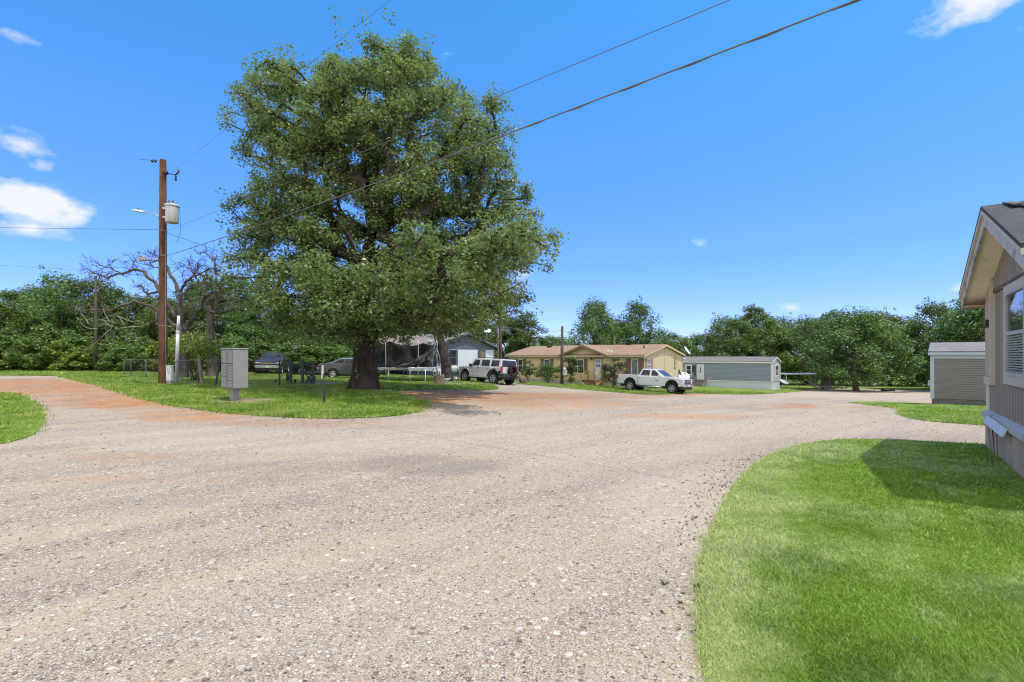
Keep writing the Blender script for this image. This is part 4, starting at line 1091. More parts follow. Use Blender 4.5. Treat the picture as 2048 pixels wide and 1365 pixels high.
    for i in range(3):
        m = MB(); m.bb((-w2, -.55+.36*i, hgt*(i+1)/3-.05), (w2, -.2+.36*i, hgt*(i+1)/3)); m.build('tread', wd, st)
    for sx in (-1, 1):
        m = MB(); x = sx*(w2+.05)
        m.bar((x, -.6, 0), (x, -.6, 1.0), .1, .1); m.bar((x, .45, 0), (x, .45, hgt+.95), .1, .1); m.bar((x, -.62, .98), (x, .45, hgt+.92), .09, .09); m.bar((x, -.6, .1), (x, .5, hgt-.05), .06, .2)
        m.build('handrail', mat('yellow_wood', (.40, .25, .10), .8), st)
    return org, top
BEIGE, BTOP = beige()
# ------------------------------------------------------------------ white house with the blue-grey gable
def whitehouse():
    org = Vector((-7.27+8.2*0, 47.6, tz(-7.27, 47.6)-.05))
    floor = .55; D, L = 8.2, 15.5; rise = 1.25
    e, g = dirs(A41)
    eave_z = 2.42; wall = eave_z-org.z+.12-floor
    wm = siding('white_panel', (.60, .64, .70), 'Y', .3, .05, .25, .6, .06, .72); wx = siding('white_panel_side', (.60, .64, .70), 'X', .3, .05, .25, .6, .06, .72)
    bg = siding('blue_grey_lap', (.10, .125, .165), 'Z', .3, .07, .4, .6, .1, .5); bl = mat('blue_grey_trim', (.085, .11, .15), .6, .15)
    rm = shingle('grey_brown_shingles', (.24, .19, .165), .05, .32, 'X', .35, 1.0)
    root, F, S = gable_house('white_house', 'white mobile home with blue-grey gable and trim behind the trampoline', org, A41, L, D, floor, wall, rise, wx, mat('dark_skirt', (.05, .06, .075), .8), rm, bl, .35, .35, 1.0, bg)
    root['category'] = 'house'
    m = MB(); S.box(m, .0, D, floor-.05, floor+wall-.33, .004, .02); m.build('end_wall', wm, root)
    m = MB(); S.box(m, .0, D, floor+wall-.33, floor+wall+.02, .004, .024); m.build('gable_band', bg, root)
    S.O += Vector((.022, 0, 0))
    E1 = lambda x0, y0, x1, y1: rect(org, A41, 'end', x0, y0, x1, y1)
    m = MB()
    for x0, x1 in ((913, 915.2), (955.5, 957.5), (968.5, 970.5), (987, 989)):
        u0, u1, z0, z1 = E1(x0, 699, x1, 752); S.box(m, u0, u1, floor-.05, floor+wall-.34, .0, .02)
    S.box(m, 0, D, floor-.2, floor-.06, -.02, .02)
    u0, u1, z0, z1 = E1(897, 700, 913, 731); S.box(m, u0-.3, u0-.05, floor, floor+wall-.34, .0, .02)
    m.build('trim', bl, root)
    window(root, S, u0, u1, z0, z1, fm=bl, gm=GLASS, fw=.05)
    b = MB(); S.box(b, u0, u1, z0-.32, z0-.03, .0, .12); b.build('flower_box', WHITE, root)
    u0, u1, z0, z1 = E1(957.5, 700.5, 968.5, 728); window(root, S, u0, u1, z0, z1, fm=bl, gm=mat('tan_curtain', (.26, .19, .12), .6), fw=.07)
    # front side, seen behind the trampoline netting
    for u in (-3.2, -6.8, -10.6): window(root, F, u-.5, u+.5, 1.35, 2.35, fm=bl)
    dk = MB(); F.box(dk, -9.4, -8.5, floor, floor+2.0, 0, .05); dk.build('door', mat('dark_door', (.12, .10, .09), .6), root)
    # timber deck under the trampoline's view
    P = Vector(org)-e*6.5-g*1.2
    dr = empty('timber_deck', (P.x, P.y, tz(P.x, P.y)), -R(A41), 'old timber deck with slatted railing against the white house, behind the trampoline legs', 'deck')
    wd = mat('deck_timber', (.17, .12, .085), .9, .3, 5)
    m = MB(); m.bb((-2.6, -1.1, .45), (2.6, 1.1, .52)); m.build('floorboards', wd, dr)
    for x in (-2.5, -.9, .9, 2.5):
        m = MB(); m.bb((x-.05, -1.1, 0), (x+.05, -1.0, 1.4)); m.build('post', wd, dr)
    m = MB(); m.bb((-2.6, -1.14, 1.36), (2.6, -.98, 1.42)); m.bb((-2.6, -1.09, .6), (2.6, -1.03, .66))
    for i in range(34): x = -2.4+i*.145; m.bb((x-.03, -1.075, .66), (x+.03, -1.045, 1.36))
    m.build('railing', wd, dr)
    # dish on the roof's back slope
    P = W(972, 690, 51.5); return org, floor+wall
WH, WTOP = whitehouse()
def roof_point(org, a, top, rise, D, px_, back=True):
    """point of the roof's right part seen in column px, a little behind the ridge"""
    e, g = dirs(a); k = (px_-CX)/FPX
    y = D*.78; P = Vector(org)+g*y; u = (k*P.y-P.x)/(e.x-k*e.y); Q = P+e*u
    return Vector((Q.x, Q.y, org.z+top+rise*(D-y)/(D/2)+.1))
q = roof_point(WH, A41, WTOP, 1.25, 8.2, 974)
d = dish('satellite_dish', q, R(8), 'pale satellite dish on the roof of the white house with blue-grey gable', .75, .44, 60)
e, g = dirs(A41); Q = Vector(BEIGE)+g*8.9+e*.15
dish('satellite_dish', (Q.x, Q.y, BEIGE.z+BTOP-.05), R(55), 'white satellite dish at the rear eave corner of the beige house', .35, .46, 35, foot=True)
P = GY(1356, 47); P = Vector((P.x, P.y, tz(P.x, P.y)))
dish('satellite_dish', P, R(80), 'dark satellite dish seen edge-on against the beige end wall, behind the pickup bonnet', 1.25, .5, 15, mat('dish_dark', (.10, .095, .08), .5))
P = GY(1368, 46.5); dish('satellite_dish', P, R(-10), 'whitish satellite dish showing above the pickup bonnet in front of the grey mobile home', 1.05, .52, 55)
P = GY(1565, 56.0); dish('satellite_dish', P, R(25), 'grey oval satellite dish on a ground post at the end of the grey mobile home', .8, .5, 62, mat('dish_old', (.33, .34, .35), .6))
P = GY(1748, 62.0); dish('satellite_dish', P, R(-30), 'white satellite dish standing alone on the far lawn right of the round shade tree', .8, .55, 50, WHITE)
# ------------------------------------------------------------------ grey single-wide
def greyhome():
    X = 520/1024*59; org = Vector((X, 59, tz(X, 59)-.03)); a = 38.0
    z_e = CAM_H+(HY-725.5)/FPX*58.8-org.z; floor = CAM_H+(HY-764.5)/FPX*59-org.z; D, L = 4.6, 18; rise = .52
    wm = siding('grey_blue_lap', (.265, .30, .37), 'Z', .15, .16, .7, .6, .06, .5); sk = siding('white_metal_skirting', (.60, .64, .72), 'X', .3, .05, .3, .5, .12, .75, (.42, .43, .44))
    em = siding('pale_grey_lap', (.48, .50, .53), 'Z', .13, .14, .4, .6, .06, .7)
    rm = shingle('dark_grey_shingles', (.19, .17, .165), .05, .32, 'X', .25, 1.0)
    root, F, S = gable_house('grey_home', 'narrow grey-blue mobile home with white skirting at the far middle right', org, a, L, D, floor, z_e-floor+.05, rise, wm, sk, rm, WHITE, .12, .12, 1.0, em)
    m = MB(); S.box(m, 0, D, floor, z_e+.05, .004, .02); m.build('end_wall', em, root); S.O += Vector((.022, 0, 0))
    m = MB(); F.box(m, -.12, .03, floor, z_e-.05, .002, .03); S.box(m, -.03, .1, floor, z_e-.05, .002, .02); S.box(m, D-.1, D+.02, floor, z_e-.05, .0, .02); F.box(m, -L, .0, floor-.06, floor+.02, .002, .03); F.box(m, -L, 0, z_e-.14, z_e-.02, .002, .025)
    m.build('trim', WHITE, root)
    E1 = rect(org, a, 'end', 1550.5, 731, 1556, 752); window(root, S, *E1, mull=1, trim=WHITE)
    u0, u1, z0, z1 = rect(org, a, 'front', 1372.5, 731, 1382.5, 749.5); window(root, F, u0, u1, z0, z1, trim=WHITE)
    m = MB(); F.box(m, u1+.12, u1+.55, z0, z1, 0, .03); m.build('shutter', mat('navy_shutter', (.03, .04, .055), .6), root)
    u0, u1, z0, z1 = rect(org, a, 'front', 1395.5, 731, 1406.5, 760); d = MB(); F.box(d, u0, u1, floor+.05, z1, .0, .05); door = d.build('door', mat('white_steel_door', (.60, .62, .60), .5, .06), root)
    f = MB()
    for p_, q_ in ((u0-.1, u0-.002), (u1+.002, u1+.1)): F.box(f, p_, q_, floor+.05, z1+.1, -.01, .06)
    F.box(f, u0-.002, u1+.002, z1+.002, z1+.1, -.01, .06); f.build('frame', WHITE, door)
    g_ = MB(); F.box(g_, u0+.42*(u1-u0), u0+.58*(u1-u0), z1-.95, z1-.25, .05, .056); g_.build('pane', GLASS, door)
    v = MB(); v.bb((-11, .9, z_e+.3), (-10.4, 1.3, z_e+.5)); v.build('vent', WHITE, root, .03)
    e, g = dirs(a); P = Vector(org)+e*((u0+u1)/2)-g*.75
    st = empty('wooden_steps', (P.x, P.y, tz(P.x, P.y)), -R(a), 'dark wooden steps with one sloping handrail at the grey mobile home door', 'steps'); h = org.z+floor-tz(P.x, P.y); wd = mat('weathered_wood2', (.20, .15, .11), .85, .3, 6)
    for i in range(4):
        m = MB(); m.bb((-.65, -.65+.34*i, h*(i+1)/4-.05), (.65, -.3+.34*i, h*(i+1)/4)); m.build('tread', wd, st)
    for x in (-.7, .7):
        m = MB(); m.bar((x, -.75, .02), (x, .7, h-.05), .06, .24); m.build('stringer', wd, st)
    m = MB(); m.bar((-.78, -.7, 0), (-.78, -.7, 1.0), .07, .07); m.bar((-.78, -.72, .98), (-.78, .6, h+.95), .07, .07); m.bar((-.78, .6, 0), (-.78, .6, h+.95), .07, .07); m.build('handrail', wd, st)
greyhome()
# ------------------------------------------------------------------ brown-grey mobile home at the right (its long side faces the lane)
def brownhome():
    Y = 26.5; X = 838/1024*Y; a = 41.0; e, g = dirs(a)
    org0 = Vector((X, Y, tz(X, Y)-.02)); L, D = 16, 4.6; org = org0+e*L
    floor = .42; z_e = CAM_H+(HY-707.5)/FPX*Y-org0.z; rise = .47
    wm = siding('grey_brown_lap', (.235, .208, .20), 'Z', .115, .18, .6, .55, .05, .5); sk = siding('brown_grey_skirting', (.14, .13, .12), 'X', .25, .06, .3, .6, .12, .6)
    rm = shingle('pale_grey_shingles', (.215, .20, .20), .05, .33, 'X', .3, 1.0); tr = mat('pale_blue_trim', (.42, .47, .53), .5, .05)
    org.z = org0.z
    root, F, S = gable_house('brown_grey_home', 'brown-grey lap-sided mobile home with pale blue corner trim beside the far lane', org, a, L, D, floor, z_e-floor+.03, rise, wm, sk, rm, tr, .1, .1, 1.2)
    m = MB(); F.box(m, -L-.03, -L+.13, floor-.03, z_e-.05, .003, .03); F.box(m, -L+.13, 0, z_e-.26, z_e-.05, .003, .03); m.build('trim', tr, root)
    f = MB(); F.box(f, -L-.03, 0, z_e-.12, z_e-.10, .03, .05); f.build('gutter', tr, root)
    window(root, F, -L+6, -L+7, 1.3, 2.4, trim=WHITE)
    b = MB(); b.bb((-L-.14, .6, 1.0), (-L-.005, .85, 1.3)); b.build('meter', WHITE, root, .02)
brownhome()
# ------------------------------------------------------------------ tan mobile home at the right edge, its gable turned to the lawn
def tanhome():
    t = Vector((.586, .810, 0)).normalized(); n = Vector((-.810, .586, 0)).normalized()      # along the gable wall (away), outward
    C0 = Vector((8.41, 9.0, 0)); D = 4.56; L = 14
    # local frame: x = outward n, y = along t ; origin at the near corner of the gable wall
    o = C0-t*D; root = empty('tan_home', (o.x, o.y, 0), math.atan2(n.y, n.x), 'tan grooved-panel mobile home at the right edge with deep peeling gable eave', 'mobile home')
    # with x outward, y must run along -t (right-handed frame): y_local = (-sin, cos) of the rotation
    yl = Vector((-math.sin(math.atan2(n.y, n.x)), math.cos(math.atan2(n.y, n.x)), 0)); sgn = 1 if yl.dot(t) > 0 else -1
    root.location = (C0.x, C0.y, tz(C0.x, C0.y)) if sgn < 0 else root.location
    # y_local runs from the far corner (0) to the near corner (D)
    floor = .55; apex_z, eave_z = 3.66, 2.66; ov = .36; ev = .35; rise = apex_z-eave_z; half = D/2; sl = rise/(half+ev)
    top = eave_z+ev*sl
    tan = siding('tan_grooved_panel', (.30, .226, .162), 'Y', .2, .13, .8, .75, .14, .42, (.36, .27, .2)); tan2 = siding('tan_grooved_gable', (.30, .226, .162), 'Y', .2, .13, .8, .75, .14, .42, (.36, .27, .2)); side = siding('tan_panel_side', (.24, .18, .135), 'X', .105, .1, .5, .75)
    cream = mat('cream_trim', (.53, .47, .38), .7, .12, 3, 0, .2); sof = mat('tan_soffit', (.88, .76, .60), .85, .12, 2, 0, .15, (1, 1, 1), .2, (.36, .27, .17))
    old = mat('peeling_paint', (.50, .49, .46), .8, .2, 14, 0, .2, (1, 1, 1), .3, (.04, .045, .055)); grey = mat('pale_metal_trim', (.44, .435, .41), .55, .2, 4, 0, .1, (1, 1, 1), .4, (.26, .235, .2))
    rm = shingle('charcoal_shingles', (.062, .06, .06), .055, .3, 'X', .5, 1.0, .018)
    w = MB(); w.bb((-L, 0, floor), (0, D, top)); w.build('wall', [side], root)
    m = MB(); m.bb((.003, .0, floor), (.02, D, top-.12)); m.build('end_wall', tan, root)
    m = MB(); m.prism([(.0, top-.12), (D, top-.12), (D, top), (half, top+half*sl), (0, top)], .003, .045, plane='YZ'); m.build('gable', tan2, root)
    m = MB(); m.prism([(.0, top), (D, top), (half, top+half*sl-.01)], -L, -.0, plane='YZ'); m.build('attic', side, root)
    # roof slopes
    r = MB(); th = .05
    for y0, ym in ((-ev, half), (D+ev, half)):
        vs = [(x, y, z+d) for d in (.0, th) for x in (-L-ov, ov+.03) for y, z in ((y0, eave_z+.05), (ym, apex_z+.05))]
        r.add(vs, [(0, 1, 3, 2), (4, 6, 7, 5), (0, 4, 5, 1), (2, 3, 7, 6), (0, 2, 6, 4), (1, 5, 7, 3)])
    roof = r.build('roof', rm, root)
    sb = MB()                                                        # starter boards under the shingle edge
    for y0 in (-ev, D+ev):
        sb.add([(x, y, z) for x in (ov+.0, ov+.028) for y, z in ((y0, eave_z-.02), (half, apex_z-.02), (half, apex_z+.048), (y0, eave_z+.048))], [(0, 1, 2, 3), (7, 6, 5, 4), (0, 4, 5, 1), (1, 5, 6, 2), (2, 6, 7, 3), (3, 7, 4, 0)])
    sb.build('drip_board', cream, root)
    f = MB()
    for y0 in (-ev+.01, D+ev-.01):
        f.add([(x, y, z) for x in (ov-.022, ov-.002) for y, z in ((y0, eave_z-.19), (half, apex_z-.19), (half, apex_z+.045), (y0, eave_z+.045))], [(0, 1, 2, 3), (7, 6, 5, 4), (0, 4, 5, 1), (1, 5, 6, 2), (2, 6, 7, 3), (3, 7, 4, 0)])
    f.build('rake_board', old, root)
    s = MB()                                                         # soffit boards following the slopes, flat return at the eaves
    for y0, y1 in ((-ev, half), (D+ev, half)):
        s.add([(x, y, z+d) for d in (0, .012) for x in (-.0, ov-.024) for y, z in ((y0, eave_z-.15), (y1, apex_z-.15))], [(0, 1, 3, 2), (4, 6, 7, 5), (0, 4, 5, 1), (2, 3, 7, 6), (0, 2, 6, 4), (1, 5, 7, 3)])
    s.build('soffit', sof, root)
    s = MB()
    for y0, y1 in ((-ev, -.002), (D+.002, D+ev)): s.bb((-L, y0+.003, eave_z-.17), (ov-.026, y1, eave_z-.155)); s.bb((-L-ov, (y0 if y0 < 0 else y1)-.012, eave_z-.19), (ov-.024, (y0 if y0 < 0 else y1)+.012, eave_z+.04))
    s.build('eave_board', mat('brown_cream_board', (.42, .33, .22), .8), root)
    # loose shingle strips near the apex
    for k, (x, y, a_) in enumerate(((.1, half+.28, 30), (-.02, half+.62, 38))):
        z = apex_z+.105-(y-half)*sl
        m = MB(); m.box((0, 0, 0), (.10, .5, .02)); ob = m.build('loose_shingle', mat('curled_shingle', (.12, .12, .125), .7), roof); ob.location = (x, y, z+.03); ob.rotation_euler = (-math.atan(sl)+R(4), 0, R(a_-25))
    # corner board, boxed cream strip, seam board
    m = MB(); m.bb((.02, -.02, floor), (.05, .05, top-.03)); m.build('corner_board', WHITE, root)
    pn = MB(); pn.bb((.02, .055, 1.26), (.075, .57, top+.05)); panel = pn.build('recess_panel', mat('pinkish_cream_panel', (.44, .34, .26), .7, .08), root)
    m = MB(); m.bb((.02, .05, 1.12), (.095, .64, 1.25)); m.bb((.02, .575, 1.252), (.09, .64, top+.07)); m.build('trim', cream, panel)
    m = MB(); m.bb((.075, .40, 2.08), (.12, .44, 2.22)); m.build('lamp', BLACKM, panel, .01)
    m = MB(); m.bb((.02, .62, top-.15), (.05, D, top-.09)); m.build('seam', mat('seam_brown', (.12, .085, .065), .7), root)
    # window
    pl = Plane((.02, 0, 0), (0, 1, 0), (1, 0, 0))
    window(root, pl, 1.66, 2.96, 1.31, 2.55, fm=grey, gm=glass('reflecting_glass', (.05, .055, .05), .02), fw=.055, trim=cream, tw=.13, blinds=True)
    # skirting: vertical metal ribs, some bent, with the top trim and its slipped piece
    skm = mat('skirting_metal', (.40, .33, .265), .6, .2, 2.5, .0, .1, (1, 1, .4), .3, (.2, .19, .17)); m = MB()
    n = 52
    pts = []
    for i in range(n+1):
        y = -.02+(D+.04)*i/n; pts.append((y, .075 if i % 2 else .045))
    for i in range(n):
        (ya, xa), (yb, xb) = pts[i], pts[i+1]; lean = .10*math.exp(-((ya-.85)/.35)**2)
        m.quad((xa+lean*.8, ya, floor), (xb+lean*.8, yb, floor), (xb, yb-.25*lean, -.25), (xa, ya-.25*lean, -.25))
    m.bb((-L, .0, -.25), (.04, D, floor-.01)); m.build('skirting', skm, root)
    m = MB(); m.prism([(.02, .665), (.12, .62), (.12, .535), (.10, .52), (.02, .60)], -.03, D, plane='XZ'); m.build('skirting_cap', grey, root)
    m = MB(); m.box((.16, 1.62, .545), (.02, 1.6, .13), Matrix.Rotation(R(-1.5), 3, 'X') @ Matrix.Rotation(R(-24), 3, 'Y')); m.build('slipped_cap', mat('bluish_white_metal', (.58, .62, .66), .4, .05), root)
    return root
TAN = tanhome()
# carport beyond the grey home
def carport():
    P = GY(1606, 68); root = empty('carport', P, R(-4), 'low white flat-roofed carport in deep shade beyond the grey mobile home', 'carport')
    zt = CAM_H+(HY-748)/FPX*68-P.z
    m = MB(); m.box((0, 0, zt), (6.6, 4, .09)); m.build('roof', WHITE, root)
    for x, y in ((-3, -1.9), (1.9, -1.9), (2.5, -1.9), (-3, 1.9), (2.5, 1.9)):
        m = MB(); m.tube([(x, y, -.3), (x, y, zt-.05)], .045, 8); m.build('post', GREYM, root)
carport()
# ------------------------------------------------------------------ vehicles (x forward, y left, z up)
TYRE = mat('tyre_rubber', (.022, .021, .02), .85, .25, 12); RIM = mat('alloy_rim', (.50, .50, .51), .3, .1, 4, .7); CHROME = mat('chrome', (.62, .62, .63), .18, .1, 3, .95)
PLASTIC = mat('black_plastic', (.03, .03, .032), .6, .2, 8); CARGLASS = glass('car_glass', (.03, .035, .038), .12, .25); RED = mat('red_lens', (.38, .012, .012), .25, .2, 8); LAMP = mat('clear_lens', (.55, .57, .6), .15, .15, 12)
GOLD = mat('gold_badge', (.55, .36, .08), .35, .1, 5, .5); PLATE = mat('licence_plate', (.6, .61, .62), .5, .1, 20)
def wheel(par, x, y, z, r, w, spokes=6, name='wheel', rim=RIM, axis='Y'):
    s = 1 if y > 0 else -1; h = w/2
    t = MB(); pr = [(r*.62, -h*.92), (r*.9, -h), (r*.985, -h*.8), (r, -h*.4), (r, h*.4), (r*.985, h*.8), (r*.9, h), (r*.62, h*.92), (r*.60, 0), (r*.62, -h*.92)]
    o = empty(name, (x, y, z)); o.parent = par
    if axis == 'X': o.rotation_euler = (0, 0, R(90))
    for k in range(22):                                              # tread blocks
        a = 2*math.pi*k/22; t.box((r*1.0*math.cos(a), 0, r*1.0*math.sin(a)), (r*.05, w*.82, r*.17), Matrix.Rotation(-a, 3, 'Y'))
    t.lathe(pr, 28, 'Y'); t.build('tyre', TYRE, o)
    m = MB(); f = s*h*.55
    m.lathe([(r*.61, s*h*.9), (r*.57, s*h*.96), (r*.54, f), (r*.50, f*.4), (.001, f*.35)], 28, 'Y', mi=1)
    m.lathe([(r*.62, s*h*.86), (r*.62, s*h*.97), (r*.555, s*h*.98), (r*.54, s*h*.7)], 28, 'Y')
    for k in range(spokes):
        a = 2*math.pi*k/spokes+.3; c = Vector((r*.34*math.cos(a), f*1.15, r*.34*math.sin(a))); m.box(c, (r*.44, w*.1, r*.15), Matrix.Rotation(-a, 3, 'Y'))
    m.lathe([(.001, f*1.6), (r*.12, f*1.55), (r*.15, f*1.1)], 14, 'Y')
    m.build('rim', [rim, PLASTIC], o); return o
def arch(x, r, z0, n=9): return [(x-r*math.cos(math.pi*k/n)*1.0, z0+r*math.sin(math.pi*k/n)) for k in range(n+1)]
class Car:
    def __init__(s, name, label, cat, loc, yaw, paint, wb, track):
        f = Vector((math.cos(yaw), math.sin(yaw))); l = Vector((-f.y, f.x)); P = Vector(loc[:2])
        zz = [tz(*(P+f*a*wb/2+l*b*track/2)) for a in (1, -1) for b in (1, -1)]
        s.root = empty(name, (P.x, P.y, sum(zz)/4+.01), yaw, label, cat)
        s.root.rotation_euler = (math.atan2((zz[0]+zz[2]-zz[1]-zz[3])/2, track), -math.atan2((zz[0]+zz[1]-zz[2]-zz[3])/2, wb), yaw)
        s.paint = paint
    def body(s, prof, hw, bevel=.05, name='body', m=None, crown=.0):
        b = MB(); b.prism(prof, -hw, hw); return b.build(name, m or s.paint, s.root, bevel, 2)
    def cabin(s, bot, top, yb, yt, name='cabin', m=None, bevel=.05):
        """bot / top: (x rear, x front, z)"""
        s.cb, s.ct, s.yb, s.yt = bot, top, yb, yt
        vs = [(bot[0], -yb, bot[2]), (bot[1], -yb, bot[2]), (bot[1], yb, bot[2]), (bot[0], yb, bot[2]), (top[0], -yt, top[2]), (top[1], -yt, top[2]), (top[1], yt, top[2]), (top[0], yt, top[2])]
        b = MB(); b.add(vs, [(0, 1, 2, 3), (7, 6, 5, 4), (0, 4, 5, 1), (1, 5, 6, 2), (2, 6, 7, 3), (3, 7, 4, 0)]); return b.build(name, m or s.paint, s.root, bevel, 2)
    def yz(s, z): t = (z-s.cb[2])/(s.ct[2]-s.cb[2]); return s.yb+(s.yt-s.yb)*t
    def side_glass(s, poly, side, d=.012, m=None):
        b = MB(); n = len(poly)
        vs = [(x, side*(s.yz(z)+d), z) for x, z in poly]+[(x, side*(s.yz(z)-.03), z) for x, z in poly]
        b.add(vs, [tuple(range(n)), tuple(range(2*n-1, n-1, -1))]+[(i, i+n, (i+1) % n+n, (i+1) % n) for i in range(n)]); return b.build('window', m or CARGLASS, s.root)
    def end_glass(s, front, t0, t1, wf=.9, d=.014, name='windscreen'):
        a, b_ = (s.cb[1], s.ct[1]) if front else (s.cb[0], s.ct[0]); sg = 1 if front else -1; z = lambda t: s.cb[2]+(s.ct[2]-s.cb[2])*t; x = lambda t: a+(b_-a)*t; y = lambda t: (s.yb+(s.yt-s.yb)*t)*wf
        vs = [(x(t)+sg*e, q*y(t), z(t)+abs(sg)*.0) for e in (d, -.03) for t, q in ((t0, -1), (t0, 1), (t1, 1), (t1, -1))]
        b = MB(); b.add(vs, [(0, 1, 2, 3), (7, 6, 5, 4), (0, 4, 5, 1), (1, 5, 6, 2), (2, 6, 7, 3), (3, 7, 4, 0)]); return b.build(name, CARGLASS, s.root)
    def box(s, name, a, b, m, bevel=.015, par=None):
        k = MB(); k.bb(a, b); return k.build(name, m, par or s.root, bevel, 2)
    def sides(s, name, a, b, m, bevel=.015):
        for q in (1, -1): s.box(name, (a[0], q*a[1], a[2]), (b[0], q*b[1], b[2]), m, bevel)
    def door(s, poly, hw, handle):
        for q in (1, -1):
            b = MB(); b.prism(poly, q*(hw-.02), q*(hw+.009)); d = b.build('door', s.paint, s.root, .008)
            s.box('handle', (handle[0]-.09, q*(hw+.005), handle[1]-.02), (handle[0]+.09, q*(hw+.045), handle[1]+.02), handle[2] if len(handle) > 2 else s.paint, .01, d)
    def mirror(s, x, y, z, m):
        for q in (1, -1):
            k = MB(); k.box((x, q*(y+.16), z), (.14, .2, .2)); k.bar((x+.03, q*(y-.06), z-.06), (x, q*(y+.1), z-.04), .06); k.build('mirror', m, s.root, .03, 2)
    def wheels(s, xf, xr, y, r, w, spokes=6):
        for x in (xf, xr):
            for q in (1, -1): wheel(s.root, x, q*y, r, r, w, spokes)
SILVER = mat('silver_paint', (.60, .595, .57), .35, .03, 2, .12, 0, (1, 1, 1), .5, None, .6); WHITESIL = mat('light_silver_paint', (.64, .655, .67), .3, .03, 2, .12, 0, (1, 1, 1), .5, None, .6)
GREYP = mat('grey_paint', (.075, .075, .082), .3, .05, 2, .2, 0, (1, 1, 1), .5, None, .7); DARKP = mat('charcoal_paint', (.055, .052, .05), .35, .15, 2, .4, 0, (1, 1, 1), .5, None, .5)
def utility():
    P = GY(974, 37.3); c = Car('utility_vehicle', 'boxy white utility vehicle with roof rails and rear spare wheel parked beside the white house', 'car', P, R(180-41), SILVER, 2.84, 1.62)
    z0 = .50; hw = .93
    prof = [(-2.06, z0+.05)]+arch(-1.42, .53, z0)+[(-.8, z0)]+arch(1.42, .53, z0)+[(2.12, z0+.08), (2.16, 1.0), (2.05, 1.12), (.86, 1.20), (-2.08, 1.22)]
    c.body(prof, hw, .05)
    c.cabin((-2.08, .95, 1.19), (-2.0, .58, 1.80), .90, .76, bevel=.05)
    m = MB()
    for q in (1, -1): m.tube([(-1.9, q*.66, 1.80), (-1.85, q*.66, 1.86), (.2, q*.66, 1.86), (.3, q*.66, 1.80)], .02, 6)
    m.build('roof_rail', PLASTIC, c.root)
    for q in (1, -1):
        c.side_glass([(.02, 1.27), (.72, 1.27), (.48, 1.68), (.02, 1.68)], q, m=None); c.side_glass([(-.95, 1.27), (-.18, 1.27), (-.18, 1.69), (-.95, 1.69)], q); c.side_glass([(-1.88, 1.27), (-1.15, 1.27), (-1.15, 1.69), (-1.86, 1.69)], q)
    c.end_glass(False, .12, .86, .88, .014, 'rear_window'); c.end_glass(True, .1, .9, .9)
    c.door([(-.08, .56), (.82, .56), (.86, 1.17), (-.06, 1.19)], hw, (.07, 1.12, PLASTIC)); c.door([(-.85, .62), (-.10, .56), (-.08, 1.19), (-.98, 1.19), (-.98, .95)], hw, (-.9, 1.12, PLASTIC))
    for x in (1.42, -1.42):
        for q in (1, -1):
            m = MB(); A = arch(x, .60, z0-.02, 10); B = arch(x, .52, z0-.02, 10)[::-1]; m.prism(A+B, q*(hw-.05), q*(hw+.035)); m.build('wheel_flare', PLASTIC if x < 0 else c.paint, c.root, .012)
    c.box('rear_bumper', (-2.30, -.92, .52), (-2.04, .92, .78), PLASTIC, .04); c.box('front_bumper', (2.10, -.9, .52), (2.28, .9, .80), PLASTIC, .04)
    for q in (1, -1):
        m = MB(); m.prism([(-2.14, .62), (-1.92, .62), (-1.90, .98), (-2.12, .98)], q*(hw-.03), q*(hw+.04)); m.build('cladding', PLASTIC, c.root, .015)
        m = MB(); m.bb((-1.0, q*(hw+.02), .44), (.95, q*(hw+.14), .50)); m.build('running_board', mat('step_metal', (.5, .5, .5), .4, .1, 4, .5), c.root, .02)
        m = MB(); m.bb((-2.11, q*.70, .86), (-2.06, q*.925, 1.30)); m.build('tail_light', RED, c.root, .015)
        m = MB(); m.bb((2.13, q*.5, .88), (2.19, q*.78, 1.04)); m.build('headlight', LAMP, c.root, .02)
    m = MB(); m.lathe([(.001, 0), (.1, .0), (.1, .02), (.001, .025)], 16, 'Y', (-1.52, hw, 1.05)); m.build('fuel_cap', PLASTIC, c.root)
    c.mirror(.78, .86, 1.27, PLASTIC)
    m = MB(); m.bb((-2.09, -.70, .80), (-2.055, .70, 1.24)); m.build('tailgate', c.paint, c.root, .015)
    wheel(c.root, -2.24, -.18, 1.02, .40, .26, 6, 'spare_wheel', RIM, 'X').rotation_euler = (0, 0, R(90))
    c.box('licence_plate', (-2.125, .40, .82), (-2.095, .68, .97), PLATE, .004)
    m = MB(); m.bar((-2.3, -.5, .62), (-2.5, -.5, .62), .07, .07); m.lathe([(.001, 0), (.05, .0), (.05, .05), (.001, .08)], 10, 'Z', (-2.48, -.5, .66)); m.build('tow_hitch', CHROME, c.root)
    c.box('grille', (2.13, -.48, .86), (2.18, .48, 1.05), CHROME, .01)
    c.wheels(1.42, -1.42, .82, .42, .27, 6)
    u = MB(); u.bb((-1.9, -.66, .36), (1.9, .66, .98)); u.build('chassis', PLASTIC, c.root)
utility()
